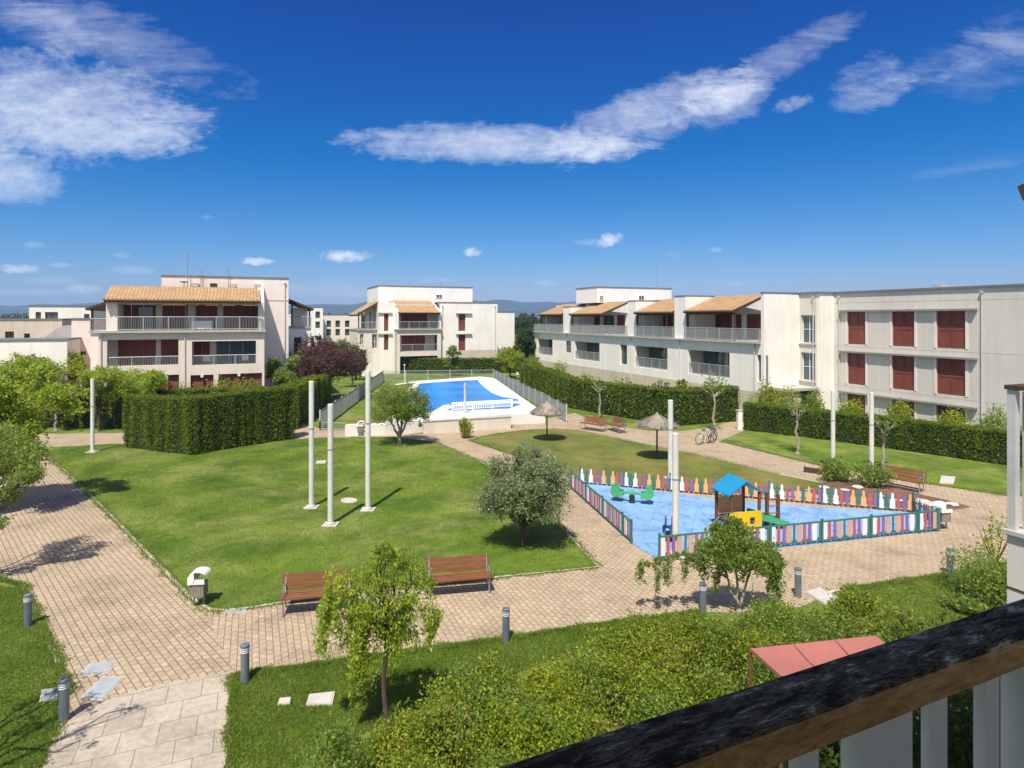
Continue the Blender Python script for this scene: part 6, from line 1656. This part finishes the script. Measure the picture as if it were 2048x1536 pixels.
# --- dark blue spring rider ---
x, y = P(1336, 1082)
t = thing('spring_rider', 'dark blue spring rider beside the white pole in the playground', 'spring rider', (x, y, .022), 1.2)
w = MB(); w.lathe(0, 0, [(.16, 0), (.16, .03), (.07, .04), (.09, .12), (.07, .18), (.09, .24), (.08, .3)], 12); w.build('spring', M['black'], t)
w = MB(); pr = [(-.38, .38), (-.2, .3), (.2, .3), (.42, .42), (.40, .66), (.24, .74), (.14, .52), (-.14, .48), (-.28, .6), (-.42, .58)]; n = len(pr)
for yy in (-.13, .09): w.add([(a, yy, b) for a, b in pr] + [(a, yy + .04, b) for a, b in pr], [tuple(range(n)), tuple(range(n, 2 * n))[::-1]] + [(i, n + i, n + (i + 1) % n, (i + 1) % n) for i in range(n)])
w.build('body', M['navy'], t)
w = MB(); w.box(-.12, .12, -.088, .088, .44, .47); w.build('seat', M['navy'], t)
w = MB(); w.tube([(.25, -.2, .66), (.25, .2, .66)], .018, 6); w.build('handle', M['metal'], t)
# --- pool shower and lamp ---
x, y = P(930, 826, ZD)
t = thing('pool_shower', 'pale shower pole between the path and the large pool', 'shower', (x, y, ZD))
w = MB(); w.lathe(0, 0, [(.09, 0), (.085, 2.0), (.06, 2.1)], 12); w.build('column', M['metal_pale'], t)
w = MB(); w.tube([(0, 0, 2.06), (0, -.25, 2.15), (0, -.32, 2.05)], .02, 6); w.build('shower_head', M['metal'], t)
x, y = P(809, 768); t = thing('pool_lamp', 'thin lamp post at the far left corner of the pool', 'lamp post', (x, y, 0))
w = MB(); w.tube([(0, 0, 0), (0, 0, 2.0)], [.06, .045], 8); w.build('post', M['pole'], t)
w = MB(); w.lathe(0, 0, [(.05, 2.0), (.12, 2.05), (.12, 2.2), (.03, 2.26)], 10); w.build('lamp_head', M['metal_pale'], t)
# garden gate pillars by the hedges
for u, v, lb in ((1480, 862, 'white gate pillar at the gap between the two long hedges'),):
    x, y = P(u, v - 3); t = thing('gate_pillar', lb, 'pillar', (x, y, 0)); w = MB(); w.box(-.18, .18, -.18, .18, 0, 1.25); w.build('shaft', M['white'], t)
    w = MB(); w.box(-.21, .21, -.21, .21, 1.252, 1.32); w.build('cap', M['concrete'], t)
# --- small gate wall left of hedge
x, y = P(663, 770)
# ================= salmon canopy =================
q = [P(1501, 1297, 2.35), P(1752, 1271, 2.55), P(1850, 1352, 2.5), P(1562, 1352, 2.3)]
zc = [2.35, 2.55, 2.5, 2.3]
c_ = (sum(a for a, _ in q) / 4, sum(b for _, b in q) / 4)
t = thing('shade_canopy', 'salmon pink canvas canopy below the handrail', 'canopy', (*c_, 0))
# fabric sags a little between its edges
w = MB(); NN = 10
for i in range(NN + 1):
    for j in range(NN + 1):
        a, b = i / NN, j / NN
        p_ = [(1 - a) * (1 - b), a * (1 - b), a * b, (1 - a) * b]
        xx = sum(p_[k] * q[k][0] for k in range(4)); yy = sum(p_[k] * q[k][1] for k in range(4)); z_ = sum(p_[k] * zc[k] for k in range(4))
        w.v.append((xx, yy, z_ - .07 * math.sin(math.pi * a) * math.sin(math.pi * b)))
for i in range(NN):
    for j in range(NN): k = i * (NN + 1) + j; w.f.append((k, k + NN + 1, k + NN + 2, k + 1)); w.m.append(0)
n_v = len(w.v); w.v += [(a, b, c - .015) for a, b, c in w.v]; w.f += [tuple(n_v + i for i in f_)[::-1] for f_ in list(w.f)]; w.m += [0] * NN * NN
w.build('canvas', M['salmon'], t, 'W', smooth=True)
w = MB()
for k in range(4):
    a, b = q[k], q[(k + 1) % 4]; w.tube([(*a, zc[k] - .03), (*b, zc[(k + 1) % 4] - .03)], .02, 6)
w.build('frame', M['playwood'], t, 'W')
w = MB()
for f_ in (.34, .67):
    pa = Vector((*q[0], zc[0])).lerp(Vector((*q[1], zc[1])), f_); pb = Vector((*q[3], zc[3])).lerp(Vector((*q[2], zc[2])), f_); pm = (pa + pb) / 2 - Vector((0, 0, .055 if f_ else 0))
    w.tube([pa + Vector((0, 0, .008)), pm + Vector((0, 0, .008)), pb + Vector((0, 0, .008))], .008, 4)
w.build('seam', M['salmon'], t, 'W')
for k in range(4):
    w = MB(); w.tube([(*q[k], 0), (*q[k], zc[k] - .03)], .028, 6); w.build('leg', M['playwood'], t, 'W')

# ================= own balcony =================
hr = .65; zt_r = H - hr
t0 = hr * F / (1193 - HV); t1 = hr * F / (1272 - HV)
pf = Vector(((2048 - 1024) / F * t0, t0)); pn = Vector(((2048 - 1024) / F * t1, t1))
rd = Vector((2770, F)).normalized(); rn = Vector((-rd.y, rd.x)); wdt = (pf - pn).dot(rn); mid = (pf + pn) / 2
rz = math.atan2(rd.y, rd.x)
t = thing('balcony_railing', 'dark weathered wooden handrail on pale flat balusters in the foreground', 'railing', (mid.x - rd.x * 1.0, mid.y - rd.y * 1.0, 5.62), rz)
zo = zt_r - 5.62
# handrail: black weathered top, brown sides; slightly worn edges
w = MB(); n = 60; x0_, x1_ = -1.6, 2.6
for i in range(n + 1):
    xx = x0_ + (x1_ - x0_) * i / n; e = .0012 * mnoise.noise(Vector((xx * 6, 0, 0)))
    hw = wdt / 2
    for (yy, z_) in ((-hw, -.062), (-hw - .001, -.006), (-hw + .006, 0.0), (hw - .006, .0), (hw + .001, -.006), (hw, -.062)):
        w.v.append((xx, yy + e, zo + z_ + .0008 * mnoise.noise(Vector((xx * 9, yy * 30, 2)))))
for i in range(n):
    for j in range(6):
        a = i * 6 + j; b = i * 6 + (j + 1) % 6
        w.f.append((a, b, b + 6, a + 6)[::-1]); w.m.append(0 if j in (1, 2, 3) else 1)
w.f.append(tuple(range(6))); w.m.append(1); w.f.append(tuple(n * 6 + i for i in range(6))[::-1]); w.m.append(1)
w.build('handrail', [M['railtop'], M['railside']], t)
def rail_x(u):   # distance along the railing of the ray through column u
    a = (u - 1024) / F; o_ = Vector((mid.x - rd.x, mid.y - rd.y))
    # solve (a*t, t) = o + rd*s
    det = a * -rd.y + rd.x
    tt = (o_.x * -rd.y + o_.y * rd.x) / det
    return (Vector((a * tt, tt)) - o_).dot(rd)
def bal(u0, u1, dep=.012, yy=0.0, m='metal_pale'):
    w = MB(); w.box(rail_x(u0), rail_x(u1), yy - dep, yy + dep, .02, zo - .0625); w.build('baluster', M[m], t)
for u0, u1 in ((1703, 1802), (1854, 1882), (1959, 1986), (2024, 2090), (1588, 1626), (1480, 1506), (1400, 1426)): bal(u0, u1, .012 if u1 - u0 < 60 else .022, .0, 'baluster')
w = MB(); w.box(x0_, x1_, -.02, .02, .0, .02); w.build('bottom_rail', M['metal_pale'], t)
# balcony floor, wall, roof over it: the flat the picture is taken from
xg0, yg0 = (lambda p_: (p_[0] * CT + p_[1] * ST, -p_[0] * ST + p_[1] * CT))((mid.x, mid.y))
own = gthing('own_building', 'building that carries the balcony the picture is taken from', 'building', 0, -3)
w = MB(); w.box(-6, 3.2, -2.2, yg0 + .08, 5.35, 5.6); w.build('balcony_floor', M['sandtile'], own, 'G')
w = MB(); w.box(-12, 3.2, -9, -2.2, 0, 9.4); w.build('walls', M['white'], own, 'G')
w = MB(); w.box(-12, 3.2, -2.198, yg0 - .6, 0, 5.3); w.build('lower_walls', M['white'], own, 'G')
roof_slab('roof', own, [(-12, .35, 8.7), (3.2, .35, 8.7), (3.2, -4, 10.2), (-12, -4, 10.2)], .18, None)
# neighbour's wing at the right edge
nx_, ny_ = P(2014, HV + 100)  # direction only
tN = 5.5; cx, cy = (2014 - 1024) / F * tN, tN
gx, gy = cx * CT + cy * ST, -cx * ST + cy * CT
nb = gthing('neighbour_wing', 'corner of the neighbouring balcony at the right edge: concrete pier, roof corner', 'building', gx, gy)
zp = H - 427 * tN / F
w = MB(); w.box(gx, gx + 6, gy - 4.2, gy, 0, zp - .02); w.build('pier_wall', M['greywall'], nb, 'G')
w = MB(); w.box(gx - .03, gx + 6, gy - 4.2, gy + .03, zp - .018, zp + .02); w.build('parapet_cap', M['concrete'], nb, 'G')
w = MB(); w.box(gx - .006, gx + 6, gy - 4.2, gy + .006, zp - .50, zp - .485); w.build('joint_line', M['shade'], nb, 'G')
w = MB(); w.box(gx + .0, gx + .065, gy - .065, gy, zp + .021, 6.86); w.build('corner_post', M['metal_pale'], nb, 'G')
w = MB(); w.box(gx + .112, gx + .13, gy - .08, gy - .06, zp + .021, 6.84)
for k in range(20): w.box(gx + .24 + .12 * k, gx + .265 + .12 * k, gy - .07, gy - .045, zp + .021, 6.84)
for k in range(4, 30): w.box(gx + .04, gx + .065, gy - .25 - .12 * k, gy - .225 - .12 * k, zp + .021, 6.84)
w.build('balusters', M['metal_pale'], nb, 'G')
w = MB(); w.box(gx - .015, gx + 6, gy - .09, gy + .015, 6.862, 6.90); w.box(gx - .015, gx + .08, gy - 4.2, gy - .092, 6.862, 6.90); w.build('handrail', M['dark_wood'], nb, 'G')
w = MB(); w.box(gx + 2.0, gx + 6, gy - 4.2, gy - 2.2, zp, 9.6); w.build('upper_wall', M['white'], nb, 'G')
# roof, its tiled corner just enters the picture
cu = (2034 - 1024) / F * tN; rx_, ry_ = cu * CT + tN * ST, -cu * ST + tN * CT
zr_ = H + 262 * tN / F
roof_slab('roof', nb, [(rx_, ry_, zr_), (rx_ + 6, ry_, zr_), (rx_ + 6, ry_ - 4.2, zr_ + 1.4), (rx_, ry_ - 4.2, zr_ + 1.4)], .14, None)
